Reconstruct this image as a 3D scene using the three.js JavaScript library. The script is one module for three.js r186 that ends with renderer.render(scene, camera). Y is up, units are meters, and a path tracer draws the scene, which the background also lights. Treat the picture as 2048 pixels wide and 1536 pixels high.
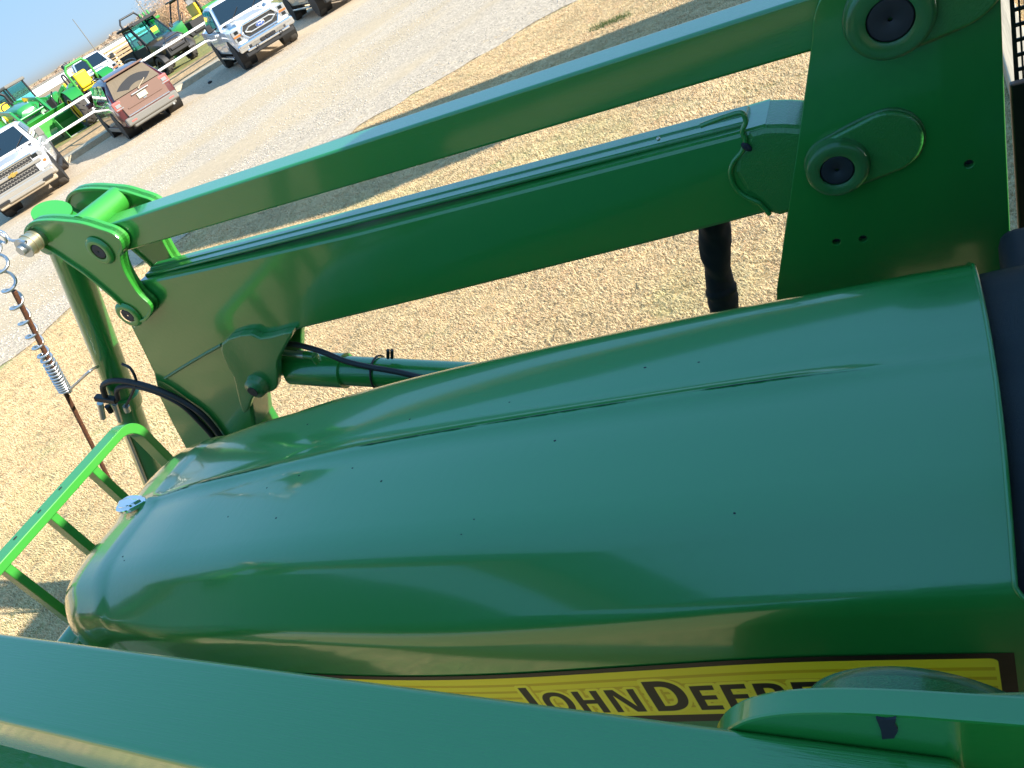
import * as THREE from 'three';
import { mergeGeometries, toCreasedNormals, mergeVertices } from 'three/addons/utils/BufferGeometryUtils.js';
import { RoundedBoxGeometry } from 'three/addons/geometries/RoundedBoxGeometry.js';

// ---------------------------------------------------------------- camera, sky, sun, exposure
// world: x = the way the near tractor points, y up, z = the tractor's right-hand side, metres
const scene = new THREE.Scene();
const FPX = 1538, CX = 1024, CY = 768, SLOPE = 0.58, HY0 = 199, HEAD = 52.4 * Math.PI / 180;
const CAM = new THREE.Vector3(0, 2.62, -0.948);
const camBasis = (() => {
  const l = Math.hypot(1, SLOPE), h = [1 / l, -SLOPE / l], n = [SLOPE / l, 1 / l];
  const pitch = Math.atan2(n[0] * CX + n[1] * (CY - HY0), FPX);
  const Fh = new THREE.Vector3(Math.cos(HEAD), 0, Math.sin(HEAD)), Rh = new THREE.Vector3(-Math.sin(HEAD), 0, Math.cos(HEAD)), U = new THREE.Vector3(0, 1, 0);
  const F = Fh.clone().multiplyScalar(Math.cos(pitch)).addScaledVector(U, -Math.sin(pitch));
  const D = Fh.clone().multiplyScalar(-Math.sin(pitch)).addScaledVector(U, -Math.cos(pitch));
  const X = Rh.clone().multiplyScalar(h[0]).addScaledVector(D, n[0]), Y = Rh.clone().multiplyScalar(h[1]).addScaledVector(D, n[1]);
  return { X, Y, F };
})();
const camera = new THREE.PerspectiveCamera(2 * Math.atan(CY / FPX) * 180 / Math.PI, 4 / 3, 0.02, 3000);
camera.position.copy(CAM);
camera.up.copy(camBasis.Y).negate();
camera.lookAt(CAM.clone().add(camBasis.F));
scene.add(camera);

const SUN_EL = 27 * Math.PI / 180, SUN_AZ = -0.06;   // the sun stands behind the near tractor
const sunDir = new THREE.Vector3(-Math.cos(SUN_EL) * Math.cos(SUN_AZ), Math.sin(SUN_EL), -Math.cos(SUN_EL) * Math.sin(SUN_AZ));
{
  const w = 512, h = 256, d = new Float32Array(w * h * 4);
  for (let j = 0; j < h; j++) for (let i = 0; i < w; i++) {
    const el = ((j + 0.5) / h - 0.5) * Math.PI, az = ((i + 0.5) / w - 0.5) * 2 * Math.PI;
    const dir = [Math.cos(el) * Math.cos(az), Math.sin(el), Math.cos(el) * Math.sin(az)];
    const c = dir[0] * sunDir.x + dir[1] * sunDir.y + dir[2] * sunDir.z;
    const s = Math.max(0, Math.sin(el)), t = Math.exp(-s * 5), g = Math.exp((c - 1) * 7) * 0.5;
    const zen = [0.098, 0.258, 0.48], hor = [0.205, 0.29, 0.37], k = 4 * (j * w + i);
    for (let q = 0; q < 3; q++) d[k + q] = zen[q] + (hor[q] - zen[q]) * t + g * [0.6, 0.58, 0.55][q];
    if (el < 0) { const b = Math.exp(el * 8); for (let q = 0; q < 3; q++) d[k + q] = d[k + q] * b + (1 - b) * [0.2, 0.16, 0.1][q]; }
    d[k + 3] = 1;
  }
  const tex = new THREE.DataTexture(d, w, h, THREE.RGBAFormat, THREE.FloatType);
  tex.mapping = THREE.EquirectangularReflectionMapping; tex.magFilter = tex.minFilter = THREE.LinearFilter; tex.needsUpdate = true;
  scene.background = tex; scene.environment = tex;
}
const sun = new THREE.DirectionalLight(new THREE.Color(1, 0.93, 0.82), 4.6);
sun.position.copy(sunDir).multiplyScalar(80).add(new THREE.Vector3(14, 0, 12));
sun.target.position.set(14, 0, 12); sun.castShadow = true; sun.shadow.mapSize.set(4096, 4096);
Object.assign(sun.shadow.camera, { left: -45, right: 45, top: 45, bottom: -45, near: 1, far: 200 });
scene.add(sun, sun.target);
const EXPOSURE = 2.55;

// ---------------------------------------------------------------- helpers
let seed = 7;
const rnd = () => { seed = (seed * 1664525 + 1013904223) >>> 0; return seed / 4294967296; };
const rr = (a, b) => a + (b - a) * rnd();
const hash = (x, y) => { let n = Math.imul(x | 0, 374761393) + Math.imul(y | 0, 668265263); n = Math.imul(n ^ (n >>> 13), 1274126177); return ((n ^ (n >>> 16)) >>> 0) / 4294967296; };
const sm = (t) => t * t * (3 - 2 * t), clamp = (v, a, b) => Math.min(b, Math.max(a, v)), lerp = (a, b, t) => a + (b - a) * t;
function vnoise(x, y, per = 0) {   // value noise, tileable when per > 0
  const xi = Math.floor(x), yi = Math.floor(y), u = sm(x - xi), v = sm(y - yi);
  const w = (k) => per ? ((k % per) + per) % per : k;
  return lerp(lerp(hash(w(xi), w(yi)), hash(w(xi + 1), w(yi)), u), lerp(hash(w(xi), w(yi + 1)), hash(w(xi + 1), w(yi + 1)), u), v);
}
const fbm = (x, y, o = 4, per = 0) => { let s = 0, a = 0.5, n = 0; for (let i = 0; i < o; i++) { s += a * vnoise(x, y, per); n += a; a /= 2; x *= 2; y *= 2; per *= 2; } return s / n; };
const V = (x, y, z) => new THREE.Vector3(x, y, z);
// a pixel of the photograph gives a direction; the plane it lies on gives its distance
function pix(px, py, axis, val) {
  const d = camBasis.X.clone().multiplyScalar((px - CX) / FPX).addScaledVector(camBasis.Y, (py - CY) / FPX).add(camBasis.F);
  const i = 'xyz'[axis], t = (val - CAM[i]) / d[i];
  return CAM.clone().addScaledVector(d, t);
}
const onZ = (px, py, z) => pix(px, py, 2, z), onY = (px, py, y = 0) => pix(px, py, 1, y);
const used = {};
const numbered = (n) => { const k = used[n] = (used[n] || 0) + 1; return k === 1 ? n : n + '_' + String(k - 1).padStart(3, '0'); };
function tag(o, label, category, group, kind) { o.userData = { label }; if (category) o.userData.category = category; if (group) o.userData.group = group; if (kind) o.userData.kind = kind; return o; }
function thing(name, label, category, pos = [0, 0, 0], turn = 0, group) {
  const g = new THREE.Group(); g.name = numbered(name); g.position.set(...pos); g.rotation.y = turn; tag(g, label, category, group); scene.add(g); return g;
}
function mesh(name, geo, mat, parent, label) {
  if (Array.isArray(geo)) geo = mergeGeometries(geo.map(prep), false);
  const m = new THREE.Mesh(geo, mat); m.name = parent === scene ? numbered(name) : name; m.castShadow = m.receiveShadow = true;
  if (label) m.userData.label = label;
  parent.add(m); return m;
}
function structure(name, geo, mat, label) { const m = mesh(name, geo, mat, scene); m.userData = { label, kind: 'structure' }; return m; }
function prep(g) { g = g.index ? g.toNonIndexed() : g; for (const k of Object.keys(g.attributes)) if (!['position', 'normal', 'uv'].includes(k)) g.deleteAttribute(k); if (!g.attributes.uv) g.setAttribute('uv', new THREE.BufferAttribute(new Float32Array(g.attributes.position.count * 2), 2)); return g; }
function mirrorZ(g) {
  g = g.index ? g.toNonIndexed() : g.clone();
  const p = g.attributes.position, n = g.attributes.normal;
  for (const a of Object.values(g.attributes)) for (let i = 0; i < a.count; i += 3) for (let c = 0; c < a.itemSize; c++) { const t = a.array[(i + 1) * a.itemSize + c]; a.array[(i + 1) * a.itemSize + c] = a.array[(i + 2) * a.itemSize + c]; a.array[(i + 2) * a.itemSize + c] = t; }
  for (let i = 0; i < p.count; i++) { p.array[i * 3 + 2] *= -1; n.array[i * 3 + 2] *= -1; }
  return g;
}
const box = (w, h, d, x = 0, y = 0, z = 0, r = 0) => (r ? new RoundedBoxGeometry(w, h, d, 2, r) : new THREE.BoxGeometry(w, h, d)).translate(x, y, z);
function rod(a, b, r, r2 = r, seg = 16, open = false) {   // tapered cylinder from a to b
  const d = b.clone().sub(a), g = new THREE.CylinderGeometry(r2, r, d.length(), seg, 1, open);
  g.applyQuaternion(new THREE.Quaternion().setFromUnitVectors(V(0, 1, 0), d.clone().normalize()));
  return g.translate((a.x + b.x) / 2, (a.y + b.y) / 2, (a.z + b.z) / 2);
}
const tube = (pts, r, seg = 40, rad = 10, closed = false) => new THREE.TubeGeometry(new THREE.CatmullRomCurve3(pts, closed, 'centripetal'), seg, r, rad, closed);
function poly(pts, r) { return pts.slice(1).map((p, i) => rod(pts[i], p, r, r, 10)).concat(pts.slice(1, -1).map(p => new THREE.SphereGeometry(r, 10, 8).translate(p.x, p.y, p.z))); }
// box beam from a to b: height h (along up), width w (sideways), rounded edges
function beam(a, b, h, w, r = 0.01, up = V(0, 1, 0)) {
  const L = a.distanceTo(b), x = b.clone().sub(a).normalize(), z = x.clone().cross(up).normalize(), y = z.clone().cross(x);
  const g = new RoundedBoxGeometry(L, h, w, 3, Math.min(r, h / 2.01, w / 2.01));
  g.applyMatrix4(new THREE.Matrix4().makeBasis(x, y, z));
  return g.translate((a.x + b.x) / 2, (a.y + b.y) / 2, (a.z + b.z) / 2);
}
function shapeOf(pts, holes = []) {
  const s = new THREE.Shape(pts.map(p => new THREE.Vector2(p.x ?? p[0], p.y ?? p[1])));
  for (const [x, y, r] of holes) { const h = new THREE.Path(); h.absarc(x, y, r, 0, Math.PI * 2, true); s.holes.push(h); }
  return s;
}
function smoothPts(pts, n = 6, closed = true) { return new THREE.CatmullRomCurve3(pts.map(p => V(p.x ?? p[0], p.y ?? p[1], 0)), closed, 'centripetal').getPoints(pts.length * n).slice(0, closed ? -1 : undefined); }
// plate in the plane z = z0, thickness t towards +z, from an outline in x, y
function plate(pts, z0, t, bevel = 0.003, holes = [], seg = 2) {
  const g = new THREE.ExtrudeGeometry(shapeOf(pts, holes), { depth: t - 2 * bevel, bevelEnabled: bevel > 0, bevelThickness: bevel, bevelSize: bevel, bevelOffset: -bevel, bevelSegments: seg, curveSegments: 20 });
  return g.translate(0, 0, z0 + bevel);
}
const pxPlate = (px, z0, t, bevel, holes, face = z0) => plate(px.map(p => onZ(p[0], p[1], face)), z0, t, bevel, holes);
// flat panel with thickness, from coplanar 3D corners
function panel(c, t = 0.006, out = null) {
  const o = c[0], ux = c[1].clone().sub(o).normalize(); let n = V(0, 0, 0);
  for (let i = 0; i < c.length; i++) { const a = c[i], b = c[(i + 1) % c.length]; n.add(a.clone().cross(b)); }
  n.normalize(); if (out && n.dot(out) < 0) n.negate();
  const uy = n.clone().cross(ux), s = shapeOf(c.map(p => { const d = p.clone().sub(o); return [d.dot(ux), d.dot(uy)]; }));
  const g = new THREE.ExtrudeGeometry(s, { depth: t, bevelEnabled: false });
  return g.applyMatrix4(new THREE.Matrix4().makeBasis(ux, uy, n)).translate(o.x, o.y, o.z);
}
// grid surface from f(i, j) -> Vector3
function grid(ni, nj, f, uvf) {
  const pos = [], uv = [], idx = [];
  for (let i = 0; i < ni; i++) for (let j = 0; j < nj; j++) { const p = f(i, j); pos.push(p.x, p.y, p.z); const q = uvf ? uvf(i, j, p) : [i / (ni - 1), j / (nj - 1)]; uv.push(q[0], q[1]); }
  for (let i = 0; i < ni - 1; i++) for (let j = 0; j < nj - 1; j++) { const a = i * nj + j, b = a + 1, c = a + nj, d = c + 1; idx.push(a, c, b, b, c, d); }
  const g = new THREE.BufferGeometry(); g.setAttribute('position', new THREE.Float32BufferAttribute(pos, 3)); g.setAttribute('uv', new THREE.Float32BufferAttribute(uv, 2)); g.setIndex(idx); g.computeVertexNormals(); return g;
}
// body loft: stations [x, [[y, halfwidth], ...]] from bottom centre to top centre; mirrored and capped
function loft(st, crease = 0.6) {
  const n = st[0][1].length, ring = (s) => { const r = s[1].map(([y, z]) => V(s[0], y, z)); const l = s[1].map(([y, z]) => V(s[0], y, -z)).reverse(); return r.concat(l); };
  const R = st.map(ring), m = 2 * n, pos = [];
  const tri = (a, b, c) => pos.push(a.x, a.y, a.z, b.x, b.y, b.z, c.x, c.y, c.z);
  for (let i = 0; i < R.length - 1; i++) for (let j = 0; j < m; j++) { const a = R[i][j], b = R[i][(j + 1) % m], c = R[i + 1][j], d = R[i + 1][(j + 1) % m]; tri(a, c, b); tri(b, c, d); }
  for (const [k, f] of [[0, 1], [R.length - 1, -1]]) { const ctr = R[k].reduce((s, p) => s.add(p), V(0, 0, 0)).multiplyScalar(1 / m); for (let j = 0; j < m; j++) { const a = R[k][j], b = R[k][(j + 1) % m]; f > 0 ? tri(ctr, a, b) : tri(ctr, b, a); } }
  const g = new THREE.BufferGeometry(); g.setAttribute('position', new THREE.Float32BufferAttribute(pos, 3)); g.computeVertexNormals();
  return toCreasedNormals(g, crease);
}

// ---------------------------------------------------------------- textures
function dataTex(n, f, srgb, rep = 1) {
  const d = new Uint8Array(n * n * 4);
  for (let j = 0; j < n; j++) for (let i = 0; i < n; i++) { const c = f(i / n, j / n), k = 4 * (j * n + i); d[k] = clamp(c[0], 0, 1) * 255; d[k + 1] = clamp(c[1], 0, 1) * 255; d[k + 2] = clamp(c[2], 0, 1) * 255; d[k + 3] = 255; }
  const t = new THREE.DataTexture(d, n, n); t.wrapS = t.wrapT = THREE.RepeatWrapping; t.magFilter = THREE.LinearFilter; t.minFilter = THREE.LinearMipmapLinearFilter; t.generateMipmaps = true;
  if (srgb) t.colorSpace = THREE.SRGBColorSpace; t.repeat.set(rep, rep); t.needsUpdate = true; return t;
}
const grey = (v) => [v, v, v];
const texPeel = dataTex(256, (u, v) => grey(fbm(u * 24, v * 24, 3, 24)), false);
const texSmudge = dataTex(512, (u, v) => grey(clamp(0.2 + 1.1 * (fbm(u * 6, v * 6, 5, 6) - 0.35), 0, 1)), false);
const texRust = dataTex(256, (u, v) => { const n = fbm(u * 12, v * 40, 4, 12), m = fbm(u * 30, v * 30, 3, 30); return [0.36 + 0.2 * n - 0.15 * m, 0.22 + 0.14 * n - 0.1 * m, 0.14 + 0.09 * n - 0.06 * m]; }, true);
const GX = -2, GZ = -8, GS = 44;   // the gravel texture covers 44 m x 44 m once
const texGravel = dataTex(2048, (u, v) => {
  const x = GX + u * GS, z = GZ + v * GS, a = -0.384 * x + 0.923 * z, d = 0.923 * x + 0.384 * z;
  const band = fbm(a * 0.05 + 7, d * 0.55, 4), patch = fbm(x * 0.45, z * 0.45, 4), fine = fbm(x * 9, z * 9, 3), px = hash(Math.floor(u * 2048), Math.floor(v * 2048));
  const dusty = sm(clamp((band * 0.65 + patch * 0.35 - 0.42) * 6, 0, 1)), k = 0.695 + 0.05 * (fine - 0.5) + lerp(0.26, 0.08, dusty) * (px - 0.5) + 0.07 * (patch - 0.5);
  return [k * lerp(1.0, 1.0, dusty), k * lerp(0.905, 0.885, dusty), k * lerp(0.775, 0.715, dusty)];
}, true);
const texGravelB = dataTex(1024, (u, v) => grey(0.5 * hash(Math.floor(u * 512), Math.floor(v * 512)) + 0.5 * fbm(u * 40, v * 40, 3, 40)), false);
const texGrass = dataTex(1024, (u, v) => {
  const a = fbm(u * 90, v * 30, 3, 30), b = fbm(u * 34, v * 110, 3, 34), n = fbm(u * 9, v * 9, 4, 9), k = 0.42 + 0.45 * Math.max(a, b) + 0.22 * (n - 0.5), g = clamp((fbm(u * 5 + 3, v * 5, 4, 5) - 0.56) * 4, 0, 1);
  return [k * lerp(0.94, 0.78, g), k * lerp(0.80, 0.77, g), k * lerp(0.56, 0.48, g)];
}, true);
const texGrassB = dataTex(512, (u, v) => grey(Math.max(fbm(u * 60, v * 20, 3, 20), fbm(u * 22, v * 70, 3, 22))), false);
const texDirt = dataTex(512, (u, v) => { const n = fbm(u * 8, v * 8, 5, 8), m = fbm(u * 40, v * 40, 3, 40); const k = 0.6 + 0.25 * (n - 0.5) + 0.18 * (m - 0.5); return [k, k * 0.84, k * 0.62]; }, true);
const texConcrete = dataTex(512, (u, v) => { const n = fbm(u * 6, v * 6, 5, 6), m = fbm(u * 70, v * 70, 2, 70); const k = 0.68 + 0.2 * (n - 0.5) + 0.12 * (m - 0.5); return [k, k * 0.92, k * 0.78]; }, true);
const texCamo = dataTex(256, (u, v) => { const n = fbm(u * 10, v * 10, 4, 10), m = fbm(u * 14 + 5, v * 14, 3, 14); const c = n < 0.42 ? [0.2, 0.17, 0.13] : m < 0.5 ? [0.45, 0.39, 0.3] : [0.62, 0.55, 0.44]; return c; }, true);
const rep = (t, x, y = x) => { const c = t.clone(); c.repeat.set(x, y); c.needsUpdate = true; return c; };

// ---------------------------------------------------------------- materials
const L = (r, g, b) => new THREE.Color().setRGB(r, g, b);
const std = (c, rough = 0.6, metal = 0, o = {}) => new THREE.MeshStandardMaterial({ color: c, roughness: rough, metalness: metal, ...o });
const gloss = (c, o = {}) => new THREE.MeshPhysicalMaterial({ color: c, roughness: 0.42, clearcoat: 1, clearcoatRoughness: 0.06, ...o });
const M = {
  hood: gloss(L(0.014, 0.210, 0.038), { roughness: 0.28, ior: 1.6, clearcoatRoughness: 0.08, bumpMap: rep(texPeel, 3), bumpScale: 0.0002 }),
  green: gloss(L(0.016, 0.205, 0.032), { roughness: 0.28, ior: 1.6, clearcoatRoughness: 0.09, bumpMap: rep(texPeel, 4), bumpScale: 0.0003 }),
  cast: gloss(L(0.021, 0.19, 0.030), { roughness: 0.45, ior: 1.5, clearcoatRoughness: 0.2, bumpMap: rep(texPeel, 18), bumpScale: 0.0012 }),
  lime: gloss(L(0.028, 0.25, 0.022), { roughness: 0.5, clearcoatRoughness: 0.15 }),
  black: std(L(0.012, 0.012, 0.014), 0.45), plug: std(L(0.018, 0.018, 0.024), 0.55), blackGloss: gloss(L(0.008, 0.008, 0.01), { roughness: 0.3 }),
  cowl: std(L(0.012, 0.014, 0.022), 0.5, 0, { bumpMap: rep(texPeel, 30), bumpScale: 0.0006 }), cloth: std(L(0.006, 0.006, 0.007), 0.95),
  rubber: std(L(0.022, 0.021, 0.02), 0.75), hose: std(L(0.016, 0.016, 0.018), 0.55), tyre: std(L(0.055, 0.049, 0.042), 0.9),
  steel: std(L(0.55, 0.55, 0.53), 0.35, 0.9), zinc: std(L(0.6, 0.53, 0.36), 0.35, 0.9), chrome: std(L(0.85, 0.86, 0.88), 0.06, 1), rust: std(0xffffff, 0.85, 0.1, { map: rep(texRust, 1, 6) }),
  wire: std(L(0.6, 0.6, 0.6), 0.28, 0.9), chip: std(L(0.010, 0.012, 0.022), 0.7),
  glass: new THREE.MeshPhysicalMaterial({ color: L(0.8, 0.9, 0.88), roughness: 0.02, transmission: 1, thickness: 0, ior: 1.5 }),
  tint: new THREE.MeshPhysicalMaterial({ color: L(0.03, 0.035, 0.035), roughness: 0.02, transmission: 1, thickness: 0, ior: 1.5 }),
  darkGlass: gloss(L(0.006, 0.010, 0.012), { roughness: 0.1, clearcoatRoughness: 0.02 }), tealGlass: new THREE.MeshPhysicalMaterial({ color: L(0.55, 0.85, 0.85), roughness: 0.04, transmission: 1, thickness: 0 }),
  white: gloss(L(0.78, 0.79, 0.81)), whitePipe: std(L(0.78, 0.76, 0.72), 0.5), silver: gloss(L(0.46, 0.42, 0.35), { metalness: 0.3 }), maroon: gloss(L(0.075, 0.008, 0.010)),
  dustRed: std(L(0.165, 0.095, 0.070), 0.8), dust: std(L(0.36, 0.29, 0.20), 0.9), greyPlastic: std(L(0.16, 0.15, 0.13), 0.7), darkPlastic: std(L(0.014, 0.014, 0.014), 0.7),
  lampRed: gloss(L(0.42, 0.10, 0.08)), lampClear: gloss(L(0.36, 0.37, 0.37), { roughness: 0.15, metalness: 0.4 }), amber: gloss(L(0.5, 0.13, 0.02)), yellow: gloss(L(0.72, 0.46, 0.012)), seatYellow: std(L(0.70, 0.48, 0.01), 0.45),
  blueBadge: gloss(L(0.02, 0.06, 0.25)), gold: std(L(0.75, 0.5, 0.12), 0.3, 0.8), plateTag: std(L(0.40, 0.40, 0.30), 0.5), camo: gloss(0xffffff, { map: texCamo, clearcoatRoughness: 0.2 }),
  silverDirty: std(L(0.42, 0.39, 0.34), 0.45, 0.5, { roughnessMap: rep(texSmudge, 2) }), wood: std(L(0.36, 0.24, 0.12), 0.8), brush: std(L(0.22, 0.12, 0.055), 0.95), tan: std(L(0.33, 0.23, 0.13), 0.9),
  orange: std(L(0.8, 0.16, 0.03), 0.5), deckBlack: std(L(0.01, 0.01, 0.01), 0.5)
};

// ---------------------------------------------------------------- ground
function sheet(outline, y, res, mat, name, label, tint, uvs, o = [0, 0]) {   // grid clipped to an outline, vertex-tinted
  const xs = outline.map(p => p[0]), zs = outline.map(p => p[1]), x0 = Math.min(...xs), z0 = Math.min(...zs);
  const s = new THREE.Shape(outline.map(p => new THREE.Vector2(p[0], -p[1]))), g0 = new THREE.ShapeGeometry(s);
  g0.rotateX(-Math.PI / 2).translate(0, y, 0);
  const p = g0.attributes.position, uv = g0.attributes.uv;
  for (let i = 0; i < p.count; i++) uv.setXY(i, (p.getX(i) - o[0]) * uvs, (p.getZ(i) - o[1]) * uvs);
  return structure(name, g0, mat, label);
}
const uK = [-0.384, 0.923], nK = [0.923, 0.384];              // along the kerb, and away from the tractor
const KERB = onY(164, 309).x * nK[0] + onY(164, 309).z * nK[1];   // distance of the kerb's face along nK
const street = (a, d, y = 0) => V(nK[0] * (KERB + d) + uK[0] * a, y, nK[1] * (KERB + d) + uK[1] * a);   // a along, d beyond kerb face
const yardY = 0.42;
{
  const mat = std(0xffffff, 0.97, 0, { map: rep(texGrass, 1), bumpMap: rep(texGrassB, 1), bumpScale: 0.02 });
  const R = 900; sheet([[-R, -R], [R, -R], [R, R], [-R, R]], -0.012, 0, mat, 'ground', 'dry tan lawn and open ground reaching to the horizon', 0, 0.55);
}
// gravel edge, read along the photograph's border between lawn and gravel
const edgePx = [[1300, -95], [1149, 0], [1060, 50], [930, 125], [820, 190], [708, 258], [560, 352], [420, 440], [300, 515], [200, 580], [140, 618], [60, 685], [14, 722], [-60, 790]];
const gEdge = edgePx.map(p => { const q = onY(p[0], p[1]); return [q.x, q.z]; });
gEdge.unshift([-8, 30]); gEdge.push([13.2, -6], [15, -40]);
{
  const far = [street(-80, -0.002), street(60, -0.002)];
  const out = gEdge.concat([[far[0].x, far[0].z], [far[1].x, far[1].z]]);
  const wob = []; for (let i = 0; i < gEdge.length - 1; i++) { const a = gEdge[i], b = gEdge[i + 1], n = Math.ceil(Math.hypot(b[0] - a[0], b[1] - a[1]) / 0.12); for (let k = 0; k < n; k++) { const t = k / n, x = lerp(a[0], b[0], t), z = lerp(a[1], b[1], t), w = (fbm(x * 2.3, z * 2.3, 3) - 0.5) * 0.35; wob.push([x + w, z + w]); } }
  wob.push(gEdge.at(-1), ...out.slice(gEdge.length));
  sheet(wob, -0.004, 0, std(0xffffff, 0.95, 0, { map: rep(texGravel, 1), }), 'gravel_lot', 'pale crushed limestone gravel lot between the lawn and the kerb', 0, 1 / GS, [GX, GZ]);
}
const inGravel = (x, z) => { let c = false; const P = gravelPoly; for (let i = 0, j = P.length - 1; i < P.length; j = i++) if ((P[i][1] > z) !== (P[j][1] > z) && x < (P[j][0] - P[i][0]) * (z - P[i][1]) / (P[j][1] - P[i][1]) + P[i][0]) c = !c; return c; };
const gravelPoly = gEdge.concat([[street(-80, 0).x, street(-80, 0).z], [street(60, 0).x, street(60, 0).z]]);
// kerb: a real step, then a sandy verge behind it
{
  const kb = (d0, d1, y0, y1) => { const g = new THREE.BufferGeometry(), q = []; const A = (a, d, y) => { const p = street(a, d, y); return [p.x, p.y, p.z]; };
    const quad = (a, b, c, d) => q.push(...a, ...b, ...c, ...a, ...c, ...d); const l = -80, r = 60;
    quad(A(l, d0, y0), A(r, d0, y0), A(r, d0 + 0.03, y1), A(l, d0 + 0.03, y1)); quad(A(l, d0 + 0.03, y1), A(r, d0 + 0.03, y1), A(r, d1, y1), A(l, d1, y1));
    g.setAttribute('position', new THREE.Float32BufferAttribute(q, 3)); g.computeVertexNormals(); const uv = []; for (let i = 0; i < q.length; i += 3) uv.push((q[i] * uK[0] + q[i + 2] * uK[1]) * 0.4, (q[i] * nK[0] + q[i + 2] * nK[1] + q[i + 1]) * 0.4); g.setAttribute('uv', new THREE.Float32BufferAttribute(uv, 2)); return g; };
  structure('kerb', kb(0, 1.5, -0.01, 0.17), std(0xffffff, 0.9, 0, { map: texConcrete, bumpMap: rep(texGravelB, 1), bumpScale: 0.004 }), 'sandy concrete kerb along the far side of the gravel');
  const A = [street(-80, 1.2, 0.166), street(60, 1.2, 0.166), street(60, 2.35, yardY), street(-80, 2.35, yardY)];
  const vg = grid(2, 2, (i, j) => A[j === 0 ? i : 3 - i], (i, j) => [i * 56, j * 0.6]);
  structure('sandy_verge', vg, std(0xffffff, 0.97, 0, { map: texDirt, side: THREE.DoubleSide, bumpMap: rep(texGravelB, 1), bumpScale: 0.01 }), 'bare sandy bank rising from the kerb to the white fence');
  const w = [street(-80, 2.3), street(60, 2.3), street(60, 60), street(-80, 60)].map(p => [p.x, p.z]);
  sheet(w, yardY - 0.004, 0, std(L(0.62, 0.80, 0.45), 0.97, 0, { map: texGrass, bumpMap: rep(texGrassB, 1), bumpScale: 0.03 }), 'yard_grass', 'olive green thin grass of the machine yard behind the white fence', 0, 0.5);
  const f = [street(-300, 59), street(300, 59), street(300, 600), street(-300, 600)].map(p => [p.x, p.z]);
  sheet(f, 0.3, 0, std(0xffffff, 1, 0, { map: texDirt }), 'field', 'bare tan field far behind the machine yard', 0, 0.05);
}
// loose stones on the gravel and dry blades on the lawn
{
  const g = new THREE.IcosahedronGeometry(1, 0); const N = 60000, im = new THREE.InstancedMesh(g, std(0xffffff, 0.9, 0), N), m = new THREE.Matrix4(), q = new THREE.Quaternion(), e = new THREE.Euler(); let k = 0;
  for (let t = 0; t < 900000 && k < N; t++) {
    const dist = 7 + 21 * Math.pow(rnd(), 1.3), an = rr(0.05, 1.35), x = Math.cos(an) * dist, z = -0.95 + Math.sin(an) * dist; if (!inGravel(x, z)) continue;
    const patch = fbm(x * 0.5, z * 0.5, 4); if (rnd() > clamp((patch - 0.34) * 5, 0.08, 1)) continue;
    const s = 0.004 + 0.009 * Math.pow(rnd(), 2.2); e.set(rnd() * 6, rnd() * 6, rnd() * 6); q.setFromEuler(e);
    m.compose(V(x, 0.2 * s, z), q, V(s * rr(0.8, 1.5), s * 0.7, s)); im.setMatrixAt(k, m); const c = rr(0.32, 0.54); im.setColorAt(k, L(c, c * 0.90, c * rr(0.68, 0.80))); k++;
  }
  im.count = k; im.name = 'gravel_stones'; im.castShadow = im.receiveShadow = true; im.userData = { label: 'loose pale gravel stones scattered over the lot', category: 'gravel', kind: 'stuff' }; scene.add(im);
}
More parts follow.
